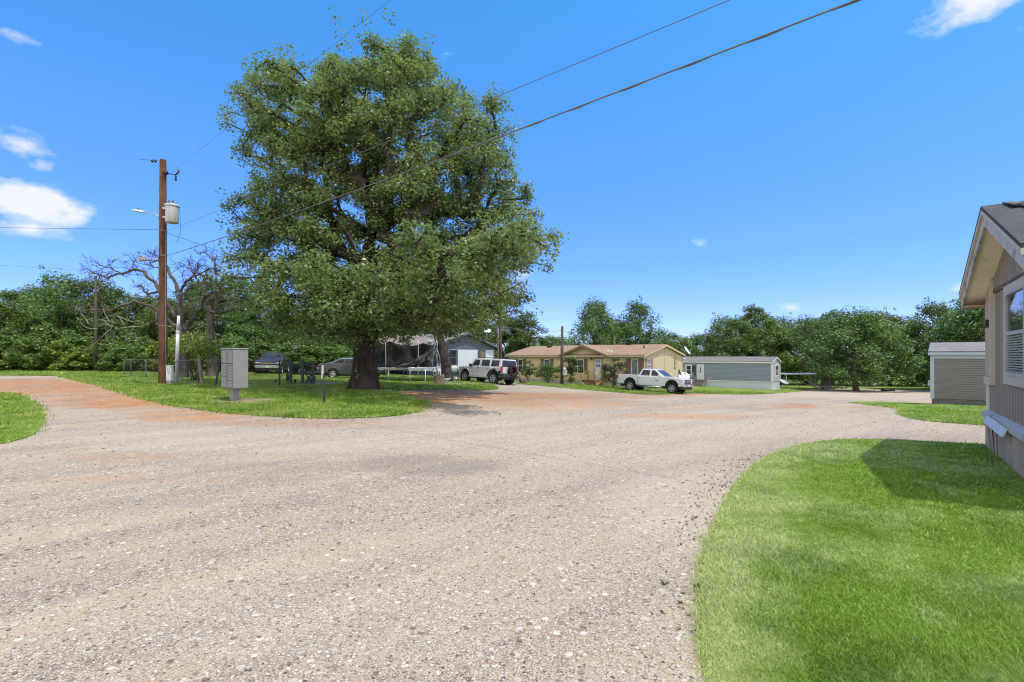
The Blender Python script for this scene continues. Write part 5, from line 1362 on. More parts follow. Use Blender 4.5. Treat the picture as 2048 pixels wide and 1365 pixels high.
def pickup(name, label, P, yaw, paint, chrome_lo, scale=1.0):
    c = Car(name, label, 'pickup truck', P, yaw, paint, 3.64, 1.72); hw = .98; z0 = .56
    prof = [(-2.86, z0+.06)]+arch(-1.70, .55, z0)+[(-.9, z0-.02), (1.2, z0-.02)]+arch(1.95, .55, z0)+[(2.78, z0+.06), (2.86, .95), (2.83, 1.13), (2.6, 1.22), (1.32, 1.32), (1.0, 1.30), (-.93, 1.28), (-.98, 1.36), (-2.86, 1.36), (-2.90, 1.3)]
    c.body(prof, hw, .05)
    m = MB(); m.bb((-2.80, -.82, .9), (-1.04, .82, 1.369)); m.build('bed', PLASTIC, c.root)
    m = MB()
    for q in (1, -1): m.bb((-2.86, q*.84, 1.345), (-.98, q*.965, 1.385))
    m.build('bed_rail', PLASTIC, c.root, .01)
    c.cabin((-.97, 1.34, 1.27), (-.72, .42, 1.87), .93, .74, bevel=.06)
    for q in (1, -1):
        c.side_glass([(-.78, 1.35), (.0, 1.34), (.0, 1.77), (-.64, 1.77)], q); c.side_glass([(.16, 1.34), (.98, 1.35), (.42, 1.77), (.16, 1.77)], q)
        m = MB(); m.prism([(-.95, .56), (-.99, .56), (-.99, 1.32), (-.95, 1.32)], q*(hw-.03), q*(hw+.003)); m.build('bed_gap', PLASTIC, c.root)
        for x in (1.95, -1.70):
            m = MB(); m.prism(arch(x, .565, z0-.01, 10)+arch(x, .49, z0-.01, 10)[::-1], q*(hw-.06), q*(hw+.012)); m.build('wheel_arch', PLASTIC, c.root, .01)
        m = MB(); m.bb((-2.93, q*.80, .98), (-2.80, q*(hw+.012), 1.3)); m.build('tail_light', RED, c.root, .015)
        m = MB(); m.prism([(2.55, .98), (2.86, .96), (2.85, 1.12), (2.58, 1.17)], q*(hw+.008), q*.62); m.build('headlight', LAMP, c.root, .015)
        m = MB(); m.tube([(-.9, q*(hw+.06), .46), (1.15, q*(hw+.06), .46)], .05, 8); m.build('running_board', chrome_lo if chrome_lo else PLASTIC, c.root)
    c.end_glass(True, .06, .9, .88); c.end_glass(False, .2, .85, .8, .014, 'rear_window')
    c.door([(.1, .62), (1.18, .62), (1.25, 1.25), (.1, 1.26)], hw, (.22, 1.16)); c.door([(-.92, .62), (.06, .62), (.06, 1.26), (-.92, 1.25)], hw, (-.78, 1.16))
    c.mirror(.95, .96, 1.42, paint)
    c.box('front_bumper', (2.74, -.98, .56), (2.99, .98, .80), CHROME, .05); c.box('rear_bumper', (-3.02, -.95, .58), (-2.84, .95, .78), CHROME, .04); c.box('air_dam', (2.6, -.9, .36), (2.9, .9, .56), PLASTIC, .03)
    gr = c.box('grille', (2.78, -.62, .80), (2.885, .62, 1.14), PLASTIC, .02)
    m = MB(); m.bb((2.87, -.63, .95), (2.91, .63, 1.01)); m.bb((2.87, -.63, 1.10), (2.905, .63, 1.14)); m.bb((2.87, -.63, .80), (2.905, .63, .83)); m.build('bar', CHROME, gr, .01)
    m = MB(); m.prism([(-.17, .965), (-.07, .965), (-.07, .935), (.07, .935), (.07, .965), (.17, .965), (.14, .995), (.07, .995), (.07, 1.025), (-.07, 1.025), (-.07, .995), (-.14, .995)], 2.90, 2.925, plane='YZ'); m.build('emblem', GOLD, gr)
    c.box('licence_plate', (2.985, -.16, .62), (3.0, .16, .76), PLATE, .004)
    m = MB()
    for q in (1, -1): m.bb((.55, q*(hw+.0), .93), (.82, q*(hw+.012), .98))
    m.build('badge', PLASTIC, c.root)
    u = MB(); u.bb((-2.7, -.72, .36), (2.6, .72, 1.0)); u.build('chassis', PLASTIC, c.root)
    c.wheels(1.95, -1.70, .86, .415, .28, 6); return c
P = GY(1307, 39.6)
PK = pickup('pickup_truck', 'clean silver crew-cab pickup parked in front of the beige house, nose to the right', P, R(-40), WHITESIL, CHROME); PK.root.scale = (.925, .925, .945)
P = GY(547, 45.5)
pickup('pickup_truck', 'dark charcoal pickup facing the camera under the trees behind the mailbox', P, R(-74), DARKP, None)
def sedan():
    P = GY(704, 37.2); c = Car('sedan', 'grey sedan parked behind the oak trunk and the black fence', 'car', P, R(19), GREYP, 2.7, 1.5); hw = .87; z0 = .34
    prof = [(-2.22, .42)]+arch(-1.33, .36, z0)+[(-.8, z0-.06), (.8, z0-.06)]+arch(1.37, .36, z0)+[(2.2, .36), (2.3, .55), (2.24, .74), (1.9, .86), (1.1, .98), (-1.5, 1.04), (-2.1, 1.08), (-2.25, 1.0), (-2.3, .7)]
    c.body(prof, hw, .07)
    c.cabin((-1.95, 1.22, .98), (-.72, .28, 1.49), .82, .60, bevel=.07)
    for q in (1, -1):
        c.side_glass([(-.62, 1.07), (.22, 1.05), (.22, 1.40), (-.45, 1.41)], q); c.side_glass([(.30, 1.05), (.98, 1.04), (.30, 1.39)], q); c.side_glass([(-1.35, 1.09), (-.68, 1.07), (-.55, 1.40), (-.78, 1.37)], q)
        m = MB(); m.prism([(-1.42, 1.06), (.98, 1.02), (.98, 1.035), (-1.42, 1.078)], q*(c.yz(1.05)+.0), q*(c.yz(1.05)+.02)); m.build('chrome_strip', CHROME, c.root)
        m = MB(); m.bb((-2.29, q*.52, .80), (-2.1, q*(hw+.006), 1.0)); m.build('tail_light', RED, c.root, .03)
        m = MB(); m.prism([(1.85, .66), (2.22, .62), (2.16, .74), (1.85, .82)], q*(hw+.004), q*.55); m.build('headlight', LAMP, c.root, .02)
    c.end_glass(True, .06, .92, .86); c.end_glass(False, .15, .92, .84, .014, 'rear_window')
    c.door([(.26, .38), (1.02, .40), (1.05, .96), (.26, .98)], hw, (.4, .88, CHROME)); c.door([(-.75, .38), (.22, .38), (.22, .98), (-.98, 1.0), (-.95, .7)], hw, (-.75, .9, CHROME))
    c.mirror(.92, .82, 1.08, GREYP); c.box('rear_bumper', (-2.36, -.82, .36), (-2.16, .82, .64), GREYP, .06); c.box('front_bumper', (2.1, -.8, .28), (2.34, .8, .56), GREYP, .06); c.box('grille', (2.2, -.4, .56), (2.285, .4, .72), PLASTIC, .02); c.box('licence_plate', (-2.38, -.16, .66), (-2.29, .16, .78), PLATE, .004)
    u = MB(); u.bb((-1.9, -.6, .2), (1.9, .6, .4)); u.build('chassis', PLASTIC, c.root)
    c.wheels(1.37, -1.33, .76, .33, .21, 9)
sedan()
# ------------------------------------------------------------------ trampoline with the sagging torn net
def trampoline():
    P = GY(813, 35); root = empty('trampoline', P, 0, 'round trampoline with pale rim and sagging black safety net beside the oak trunk', 'trampoline')
    r = 2.32; h = CAM_H+(HY-737)/FPX*(35-r)-P.z
    st = mat('trampoline_steel', (.50, .52, .53), .4, .15, 5, .5); net = mat('black_netting', (.018, .018, .02), .85, .5, 2.0); pad = mat('pale_blue_pad', (.35, .46, .50), .6, .25, 3); sleeve = mat('grey_sleeve', (.42, .44, .46), .8, .2, 4)
    ring = lambda rr, z, n=40: [(rr*math.cos(2*math.pi*k/n), rr*math.sin(2*math.pi*k/n), z) for k in range(n+1)]
    m = MB(); m.tube(ring(r, h), .045, 8, 0, False); m.build('frame', st, root)
    m = MB(); m.lathe([(.01, h-.02), (1.2, h-.05), (r-.35, h)], 40); m.build('mat', BLACKM, root)
    m = MB(); m.lathe([(r-.34, h+.015), (r-.2, h+.05), (r+.03, h+.03), (r+.04, h-.03)], 40); m.build('pad', pad, root)
    for k in range(6):
        a = R(-90+30+60*k); d = R(13); m = MB()
        p = [Vector((r*math.cos(a+s*d), r*math.sin(a+s*d), 0)) for s in (-1, 1)]
        m.tube([p[0]+Vector((0, 0, h-.03)), p[0]+Vector((0, 0, .06)), p[1]+Vector((0, 0, .06)), p[1]+Vector((0, 0, h-.03))], .03, 7); m.build('leg', st, root)
    top = h+1.85
    for a in (-112, -60, -20, 35, 100, 165, 210):
        b = Vector((r*math.cos(R(a)), r*math.sin(R(a)), 0)); m = MB(); t_ = top-(.0 if a != -20 else -.15)
        m.tube([b+Vector((0, 0, .3)), b+Vector((0, 0, h)), b*1.02+Vector((0, 0, t_-.3)), b*.97+Vector((0, 0, t_))], [.028, .028, .024, .022], 7); m.build('net_pole', st, root)
    m = MB(); b = Vector((r*math.cos(R(-8)), r*math.sin(R(-8)), 0)); m.tube([b+Vector((.05, 0, h)), b+Vector((.02, 0, h+.7)), b*.93+Vector((0, 0, h+1.25)), b*.82+Vector((0, 0, h+1.5)), b*.72+Vector((0, 0, h+1.55))], .024, 7); m.build('bent_pole', st, root)
    g = np.random.default_rng(3)
    def sheet_(name, a0, a1, lo, hi, mt, rr=r*.985, nu=60, nv=14, fold=.07, ph=0):
        V = []
        for i in range(nu+1):
            u = i/nu; a = R(a0+(a1-a0)*u)
            for j in range(nv+1):
                v = j/nv; z = lo(u)+(hi(u)-lo(u))*v
                f = fold*(math.sin(u*19+v*3+ph)+.6*math.sin(u*37-v*5+ph*2)+.8*math.sin(v*7-u*6))*(.4+.6*math.sin(math.pi*v)); q = rr+f
                V.append((q*math.cos(a), q*math.sin(a), z+.03*math.sin(u*23+v*2)))
        F = [(i*(nv+1)+j, (i+1)*(nv+1)+j, (i+1)*(nv+1)+j+1, i*(nv+1)+j+1) for i in range(nu) for j in range(nv)]
        return fast_mesh(name, V, F, mt, root, 4, True)
    sag = lambda u: top-.12-.22*math.sin(math.pi*((u*3) % 1))
    sheet_('back_net', 15, 185, lambda u: h+.04, sag, net, fold=.06)
    sheet_('front_net', -186, -72, lambda u: h+.05, lambda u: top-.08-.30*math.sin(math.pi*((u*2.6+.2) % 1)), net, fold=.08, ph=1)
    # the torn part: swoops from the frame up to the tall pole at the right
    sheet_('torn_net', -72, -22, lambda u: h+.05+.0*u, lambda u: h+.25+(top-h-.28)*u**1.1, net, fold=.09, ph=2)
    sheet_('net_hem', -95, -20, lambda u: h+.02+(top-h-.9)*u**1.7, lambda u: h+.28+(top-h-.45)*u**1.6, mat('grey_netting', (.055, .053, .05), .8, .4, 3), rr=r*1.02, fold=.05, ph=3)
    for (x0, x1, x2, x3, z0, z1, y) in [(1.62, 1.98, 2.12, 2.02, h+.05, h+1.55, -1.15), (2.08, 2.34, 2.0, 1.9, h+.1, h+1.35, -.5), (1.55, 1.85, 2.0, 1.72, h+1.5, top+.12, -1.05)]:
        m = MB(); m.add([(x0, y, z0), (x1, y-.06, z0), ((x1+x2)/2, y-.1, (z0+z1)/2), (x2, y, z1), (x3, y, z1), ((x0+x3)/2-.02, y-.05, (z0+z1)/2)], [(0, 1, 2, 5), (5, 2, 3, 4)]); m.build('sleeve', sleeve, root)
trampoline()
# ------------------------------------------------------------------ cluster mailbox
def mailbox():
    K = W(466, 778, 15.4); gz = tz(K.x, K.y); b = R(36.9)
    f = Vector((-math.cos(b), math.sin(b), 0)); sd = Vector((math.sin(b), math.cos(b), 0))        # along the door face (left-back), along the blank side (right-back)
    # local: x along -f (door face left->right), y along sd (depth back)
    c = K+f*.3875+sd*.2285
    root = empty('cluster_mailbox', (c.x, c.y, gz), -b, 'grey cluster mailbox on a short pedestal at the lawn edge', 'mailbox')
    al = mat('grey_aluminium', (.255, .255, .262), .55, .08, 3, .1); dk = mat('lock_dark', (.05, .05, .05), .5); w, d = .775, .457; z0 = K.z-gz; z1 = z0+1.19
    m = MB(); m.bb((-w/2, -d/2, z0), (w/2, d/2, z1)); m.build('cabinet', al, root, .012)
    m = MB(); m.bb((-w/2-.02, -d/2-.03, z1), (w/2+.015, d/2+.015, z1+.035)); m.build('cap', al, root, .01)
    m = MB(); m.bb((-.1, -.1, .05), (.1, .1, z0)); m.build('pedestal', al, root, .01)
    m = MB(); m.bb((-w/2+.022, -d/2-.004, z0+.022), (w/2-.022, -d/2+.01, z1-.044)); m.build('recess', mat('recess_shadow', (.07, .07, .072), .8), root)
    def door(x0, x1, a, c_, lock=True, nm='door'):
        m = MB(); m.bb((x0, -d/2-.014, a), (x1, -d/2+.004, c_)); o = m.build(nm, al, root, .003)
        if lock:
            m = MB(); m.lathe([(.001, -.006), (.016, -.006), (.016, .004)], 12, 'Y', (x0+.06, -d/2-.014, (a+c_)/2)); m.build('lock', dk, o)
        return o
    ux = (-w/2+.03, -.01, .01, w/2-.03); t = z1-.05; hh = .094
    for k in range(4): door(ux[0], ux[1], t-hh*(k+1)+.006, t-hh*k); door(ux[2], ux[3], t-hh*(k+1)+.006, t-hh*k)
    for k in range(5, 9): door(ux[0], ux[1], t-.02-hh*(k)+.006, t-.02-hh*(k-1))
    for k in range(5, 10): door(ux[2], ux[3], t-.06-hh*(k)+.006, t-.06-hh*(k-1))
    m = MB(); m.bb((ux[2], -d/2-.05, t-hh*4-.05), (ux[3], -d/2, t-hh*4-.022)); m.build('mail_slot', al, root, .006); m = MB(); m.bb((ux[2]+.02, -d/2-.02, t-hh*4-.018), (ux[3]-.02, -d/2-.001, t-hh*4-.003)); m.build('slot_opening', dk, root)
    door(ux[0], ux[1], z0+.03, t-.03-hh*8, True, 'parcel_door'); door(ux[2], ux[3], z0+.03, t-.07-hh*9, True, 'parcel_door')
    # cast slab
    q = G(458, 801.5); s = MB(); s.bb((-1.05, -.62, -.2), (.98, .62, .05)); so_ = s.build('slab', mat('brown_concrete', (.26, .19, .15), .9, .25, 3, 0, .4), None, .02)
    so_.name = 'concrete_slab'; so_.location = (c.x-.1, c.y+.05, gz); so_.rotation_euler = (0, 0, -b+R(24)); tag(so_, 'low brownish concrete slab under the grey cluster mailbox', 'slab')
mailbox()
# ------------------------------------------------------------------ poles and wires
WOODP = bark('pole_wood', (.15, .075, .045), .8, (.20, .115, .075)); WOODG = bark('pole_wood_grey', (.10, .072, .055), .8, (.16, .125, .10))
POLE = GY(326, 24)
def utility_pole():
    root = empty('utility_pole', POLE, 0, 'tall brown wooden utility pole in front of the bare dead tree', 'utility pole'); H = CAM_H+(HY-320)/FPX*24-POLE.z
    m = MB(); m.tube([(0, 0, -.4), (0, 0, .02), (-.01, 0, H*.5), (.0, 0, H-.04), (0, 0, H)], [.20, .198, .165, .135, .12], 18); m.build('pole', WOODP, root)
    z = lambda py: CAM_H+(HY-py)/FPX*24-POLE.z; x = lambda px_: (px_-326)/FPX*24
    m = MB(); m.tube([(-.13, -.02, z(323)), (x(274), -.02, z(318.5))], .008, 5); m.build('tie_wire', BLACKM, root)
    for px_ in (305, 311.5):
        m = MB(); m.lathe([(.001, -.05), (.035, -.05), (.08, -.015), (.085, .0), (.035, .015), (.03, .05), (.001, .055)], 14, 'X', (x(px_), -.02, z(322.5))); m.build('insulator', mat('brown_porcelain', (.05, .025, .02), .25), root)
    m = MB(); m.lathe([(.001, -.09), (.09, -.08), (.1, 0), (.09, .08), (.001, .09)], 14, 'X', (.16, -.06, z(347))); m.build('bracket', BLACKM, root)
    m = MB(); m.bar((.12, -.06, z(347)), (x(352.5), -.06, z(351.5)), .035); m.bar((x(352.5), -.06, z(351.5)), (x(358), -.06, z(346)), .05); m.build('arm', BLACKM, root)
    m = MB(); m.lathe([(.04, 0), (.055, .05), (.045, .1), (.055, .16), (.001, .17)], 12, 'Z', (x(358.5), -.06, z(346.5))); m.build('arrester', mat('grey_porcelain', (.12, .11, .11), .3), root)
    m = MB(); m.lathe([(.001, -.24), (.04, -.24), (.05, -.16), (.035, -.12), (.05, -.06), (.03, 0)], 12, 'Z', (x(353), -.06, z(352.5))); m.build('insulator', mat('brown_porcelain', (.05, .025, .02)), root)
    m = MB(); m.tube([(.19, -.08, .05), (.16, -.06, 2.4), (.15, -.04, H*.55), (.13, -.02, z(462))], .028, 6); m.build('conduit', mat('grey_conduit', (.20, .18, .165), .6), root)
    for py in (462, 512, 652):
        m = MB(); m.lathe([(.185-.004*(py < 600)*6, -.02), (.19-.004*(py < 600)*6, 0), (.185-.004*(py < 600)*6, .02)], 16, 'Z', (0, 0, z(py))); m.build('band', mat('dull_band', (.2, .18, .16), .6), root)
    # transformer hung on the pole's side
    T = empty('pole_transformer', (POLE.x+x(347.5), POLE.y-.12, POLE.z+z(447)), 0, 'pale grey transformer can hanging on the tall brown pole', 'transformer'); h = z(414)-z(447)
    can = mat('transformer_paint', (.52, .53, .53), .45, .1, 3, .1, 0, (1, 1, .3), .4, (.42, .38, .34)); rr = 11.7/FPX*24
    m = MB(); m.lathe([(.001, -.02), (rr*.92, -.02), (rr, .02), (rr, h-.04), (rr*.98, h)], 26); m.build('tank', can, T)
    m = MB(); m.lathe([(rr*1.1, h-.03), (rr*1.14, h), (rr*1.08, h+.05), (rr*.4, h+.11), (.001, h+.12)], 26); m.build('lid', can, T)
    for xx in (-.13, .05):
        m = MB(); m.lathe([(.035, h+.09), (.06, h+.13), (.035, h+.16), (.055, h+.2), (.03, h+.23), (.045, h+.27), (.001, h+.31)], 10, 'Z', (xx, -.03, 0)); m.build('bushing', mat('grey_porcelain', (.12, .11, .11)), T)
    for zz in (.2, .62):
        m = MB(); m.bb((-rr-.14, -.05, zz), (-rr+.02, .05, zz+.1)); m.build('hanger', GREYM, T)
    m = MB(); m.tube([(rr, -.02, h-.15), (rr+.08, -.02, h-.12), (rr+.12, -.03, h-.5), (rr+.16, -.05, h-1.2), (rr-.0, -.08, h-1.75)], .008, 5); m.build('lead', BLACKM, T)
    # street lamp on its curved arm
    Lm = empty('street_lamp', (POLE.x-.15, POLE.y-.05, POLE.z+z(441)), 0, 'flat grey street lamp on a curved arm from the tall brown pole', 'street lamp'); zz = lambda py: z(py)-z(441)
    m = MB(); m.tube([(0, 0, 0), (-.02, 0, zz(434)), (-.14, 0, zz(430)), (x(290)+.15, 0, zz(426))], .025, 8); m.build('arm', GREYM, Lm)
    m = MB(); a, b_ = x(265)+.15, x(291)+.15
    m.add([(a, -.1, zz(422.5)), (a, .1, zz(422.5)), (a+.3, .17, zz(424.5)), (b_, .1, zz(427)), (b_, -.1, zz(427)), (a+.3, -.17, zz(424.5)), (a+.05, -.07, zz(421)), (a+.05, .07, zz(421)), (a+.3, .1, zz(420.5)), (b_, .06, zz(423.5)), (b_, -.06, zz(423.5)), (a+.3, -.1, zz(420.5))],
          [(0, 1, 2, 3, 4, 5)[::-1], (6, 7, 8, 9, 10, 11), (0, 1, 7, 6), (1, 2, 8, 7), (2, 3, 9, 8), (3, 4, 10, 9), (4, 5, 11, 10), (5, 0, 6, 11)])
    m.build('head', mat('lamp_head', (.55, .57, .58), .4), Lm, .01); m = MB(); m.lathe([(.001, 0), (.03, 0), (.03, .06), (.001, .065)], 10, 'Z', (a+.28, 0, zz(420.3))); m.build('photocell', BLACKM, Lm)
    # small floodlight lower on the pole
    Fd = empty('floodlight', (POLE.x-.17, POLE.y-.08, POLE.z+z(519)), 0, 'small grey floodlight clamped low on the tall brown pole', 'floodlight')
    m = MB(); m.bar((0, 0, 0), (x(296)+.17, 0, 0), .03); m.build('bracket', GREYM, Fd); m = MB(); m.box((x(289)+.17, -.03, 0), (.34, .16, .18), Matrix.Rotation(R(-8), 3, 'Y'), 0, .8); m.build('housing', mat('flood_grey', (.25, .25, .25), .5), Fd, .01)
    m = MB(); m.box((x(283)+.15, -.06, 0), (.02, .13, .14)); m.build('lens', LAMP, Fd)
utility_pole()
def simple_pole(px_, Y, py_top, r, label, m_=WOODG, conduit=False, meter=None):
    P = GY(px_, Y); H = CAM_H+(HY-py_top)/FPX*Y-P.z; root = empty('wooden_pole', P, 0, label, 'pole')
    m = MB(); m.tube([(0, 0, -.3), (.0, 0, H*.4), (.02, 0, H)], [r*1.25, r*1.1, r*.85], 12); m.build('pole', m_, root)
    if conduit:
        m = MB(); m.tube([(-r-.08, -.05, -.2), (-r-.08, -.05, H*.97)], .06, 8); m.build('conduit', mat('grey_conduit', (.20, .18, .165), .6), root)
    if meter:
        z = CAM_H+(HY-meter)/FPX*Y-P.z; m = MB(); m.bb((r*.4, -r-.16, z-.42), (r+.28, -r+.02, z-.02)); b = m.build('meter_box', mat('meter_grey', (.48, .49, .49), .5), root, .02)
        m = MB(); m.lathe([(.11, 0), (.11, -.08), (.08, -.14), (.001, -.15)], 14, 'Y', (r*.4+.14, -r-.16, z+.1)); m.bb((r*.4+.02, -r-.1, z-.02), (r*.4+.26, -r, z+.26)); m.build('meter', LAMP, b)
    return P+Vector((0, 0, H))
TOP2 = simple_pole(191, 43, 552, .11, 'thin bare brown pole standing at the edge of the left wood')
TOP3 = simple_pole(1001, 42, 612, .115, 'dark pole with grey conduit rising behind the white utility vehicle', WOODG, True)
TOP4 = simple_pole(1124, 43.5, 653, .12, 'bare brown post with a meter box in front of the beige house', WOODG, False, 741)
def wire(a, b, r, sag, label, n=26, name='power_line', twist=False):
    a, b = Vector(a), Vector(b); root = MB(); P = [a+(b-a)*(i/n)-Vector((0, 0, sag*4*(i/n)*(1-i/n))) for i in range(n+1)]
    root.tube(P, r, 6)
    if twist:
        n2 = n*6; P2_ = []
        for i in range(n2+1):
            t_ = i/n2; c = a+(b-a)*t_-Vector((0, 0, sag*4*t_*(1-t_))); P2_.append(c+Vector((math.cos(i*.9)*r*.5, math.sin(i*.9)*r*.5, math.sin(i*.9)*r*1.6-r*.6)))
        root.tube(P2_, r*.7, 5)
    o = root.build(name, mat('wire_dark', (.12, .118, .115), .6), None); return tag(o, label, 'power line')
pz = lambda py: CAM_H+(HY-py)/FPX*24
wire((POLE.x+.15, POLE.y-.05, pz(513)), W(1770, -1, 5.6)+(W(1770, -1, 5.6)-W(1020, 272, 9.3))*.9+Vector((0, 0, .2)), .0105, .18, 'thick twisted service cable crossing in front of the oak to the upper right', 40, 'power_line', True)
e1 = W(1467, 0, 7.4); e0 = W(985, 203, 11.0)
wire((POLE.x+.15, POLE.y, pz(463)), e1+(e1-e0)*.7, .006, .05, 'thin cable above the thick twisted one, reaching the top edge')
wire((POLE.x+.3, POLE.y-.05, pz(350)), W(780, 0, 12.6)+Vector((5.3, -4.6, .1)), .0045, .0, 'hair-thin line rising from the pole top past the oak crown')
wire((POLE.x-.15, POLE.y, pz(460)), W(-1500, 430, 34), .011, .05, 'dark cable running level from the tall pole to the left edge')
wire(W(-1400, 440, 26), GY(300, 30)+Vector((0, 0, 6.2)), .006, .1, 'lower thin line at the far left sky')
wire((POLE.x+.15, POLE.y, pz(466)), Vector((POLE.x+7.8, 34.0, 5.2)), .011, .12, 'cable sloping down from the tall pole behind the oak')
wire(Vector((-9.2, 40.5, 4.6)), TOP3+Vector((0, 0, -1.5)), .012, .1, 'pale cable from the oak to the dark pole by the white vehicle')
wire(TOP3+Vector((0, 0, -1.55)), TOP4+Vector((0, 0, -.35)), .014, .35, 'drooping cable between the dark pole and the bare brown post')
wire(TOP4+Vector((0, 0, -.3)), Vector((BEIGE.x-4.7, BEIGE.y+4.8, BEIGE.z+BTOP+1.9)), .012, .12, 'cable from the bare post to the roof of the beige house')
# ------------------------------------------------------------------ fence, gate, pipes, pedestal
CHAIN = mat('fence_wire', (.05, .05, .052), .6, .2, 5, .3)
def chain(mb, a, b, h, z0=.06, step=.085, r=.0026):
    a, b = Vector(a), Vector(b); d = b-a; L = d.length; u = d.normalized(); n = int((L+h)/step)
    nrm = Vector((-u.y, u.x, 0)).normalized()*r
    for k in range(n):
        for s in (1, -1):
            x0 = k*step-h; x1 = x0+h; t0 = max(0, -x0); t1 = min(h, L-x0)
            if t1 <= t0: continue
            p = [(x0+t, t if s > 0 else h-t) for t in (t0, t1)]
            P_ = [a+u*(x/1)+Vector((0, 0, z0+z+(b.z-a.z)*0)) for x, z in p]
            up = (P_[1]-P_[0]).normalized().cross(nrm.normalized())*r
            mb.add([P_[0]-up, P_[1]-up, P_[1]+up, P_[0]+up], [(0, 1, 2, 3)])
def fence():
    root = empty('chain_link_fence', GY(560, 24), 0, 'low black chain-link fence with bare posts between mailbox and oak', 'fence'); o = root.location
    pts = [(649, 15.6, 1.18), (559, 23.5, 1.2), (431, 23.2, 1.25)]
    G_ = [(GY(a, b)-o, h) for a, b, h in pts]
    for i, (p, h) in enumerate(G_):
        m = MB(); lean = Vector((.0, 0, 0)) if i < 2 else Vector((.22, 0, 0)); lean = Vector((-.08, 0, 0)) if i == 0 else lean
        m.tube([p-Vector((0, 0, .2)), p+Vector((0, 0, .02)), p+lean+Vector((0, 0, h))], .038 if i else .034, 10)
        if i == 0: m.lathe([(.036, h-.42), (.037, h-.05), (.03, h)], 10, 'Z', p+lean*.8, mi=1)
        m.build('post', [BLACKM, mat('post_top_white', (.5, .5, .5), .6)], root)
    for i in range(2):
        a, b = G_[i][0], G_[i+1][0]; m = MB(); h = 1.13; l0 = Vector((-.07 if i == 0 else 0, 0, 0)); l1 = Vector((0 if i == 0 else .2, 0, 0))
        m.tube([a+l0+Vector((0, 0, h)), b+l1+Vector((0, 0, h))], .019, 6); m.build('top_rail', BLACKM, root)
        m = MB(); chain(m, a, b, 1.08); m.build('wire_mesh', CHAIN, root)
    # back run behind the pole
    root = empty('chain_link_fence', GY(262, 34), 0, 'grey chain-link fence run at the foot of the left wood behind the tall pole', 'fence'); o = root.location
    G_ = [(GY(a, b)-o) for a, b in ((248, 36), (262, 34), (292, 30), (331, 26))]
    for p in G_:
        m = MB(); m.tube([p-Vector((0, 0, .2)), p+Vector((0, 0, 1.2))], .026, 8); m.build('post', mat('dull_pipe', (.12, .12, .115), .7, .3, 5), root)
    for a, b in zip(G_, G_[1:]):
        m = MB(); m.tube([a+Vector((0, 0, 1.17)), b+Vector((0, 0, 1.17))], .016, 6); m.build('top_rail', mat('dull_pipe', (.12, .12, .115), .7, .3, 5), root); m = MB(); chain(m, a, b, 1.1); m.build('wire_mesh', CHAIN, root)
    # the small gate leaf and its timber post
    p0, p1 = GY(347, 24.6), GY(394, 24.6); root = empty('wire_gate', p0, 0, 'rusted pipe gate with rounded corner and chain-link, leaning beside the white pipe', 'gate'); d = p1-p0
    m = MB(); m.tube([(0, 0, .05), (0, 0, .95), (.05, 0, 1.05), (.16, 0, 1.1), d+Vector((-.05, 0, 1.17)), d+Vector((0, 0, 1.1)), d+Vector((.08, 0, .06)), (0, 0, .05)], .022, 8); m.build('frame', mat('rusty_pipe', (.12, .10, .09), .7, .4, 8), root); m = MB(); chain(m, (0, 0, 0), d, 1.05); m.build('wire_mesh', CHAIN, root)
    p = GY(402, 24.4); o = MB(); o.tube([(.08, 0, -.2), (.06, 0, .0), (-.10, 0, 1.22), (-.1, 0, 1.26)], [.095, .09, .075, .06], 10); ob = o.build('timber_post', bark('old_post', (.26, .20, .14), 1.2), None); ob.location = p; tag(ob, 'leaning weathered timber gate post beside the yellow-green shrub', 'post')
fence()
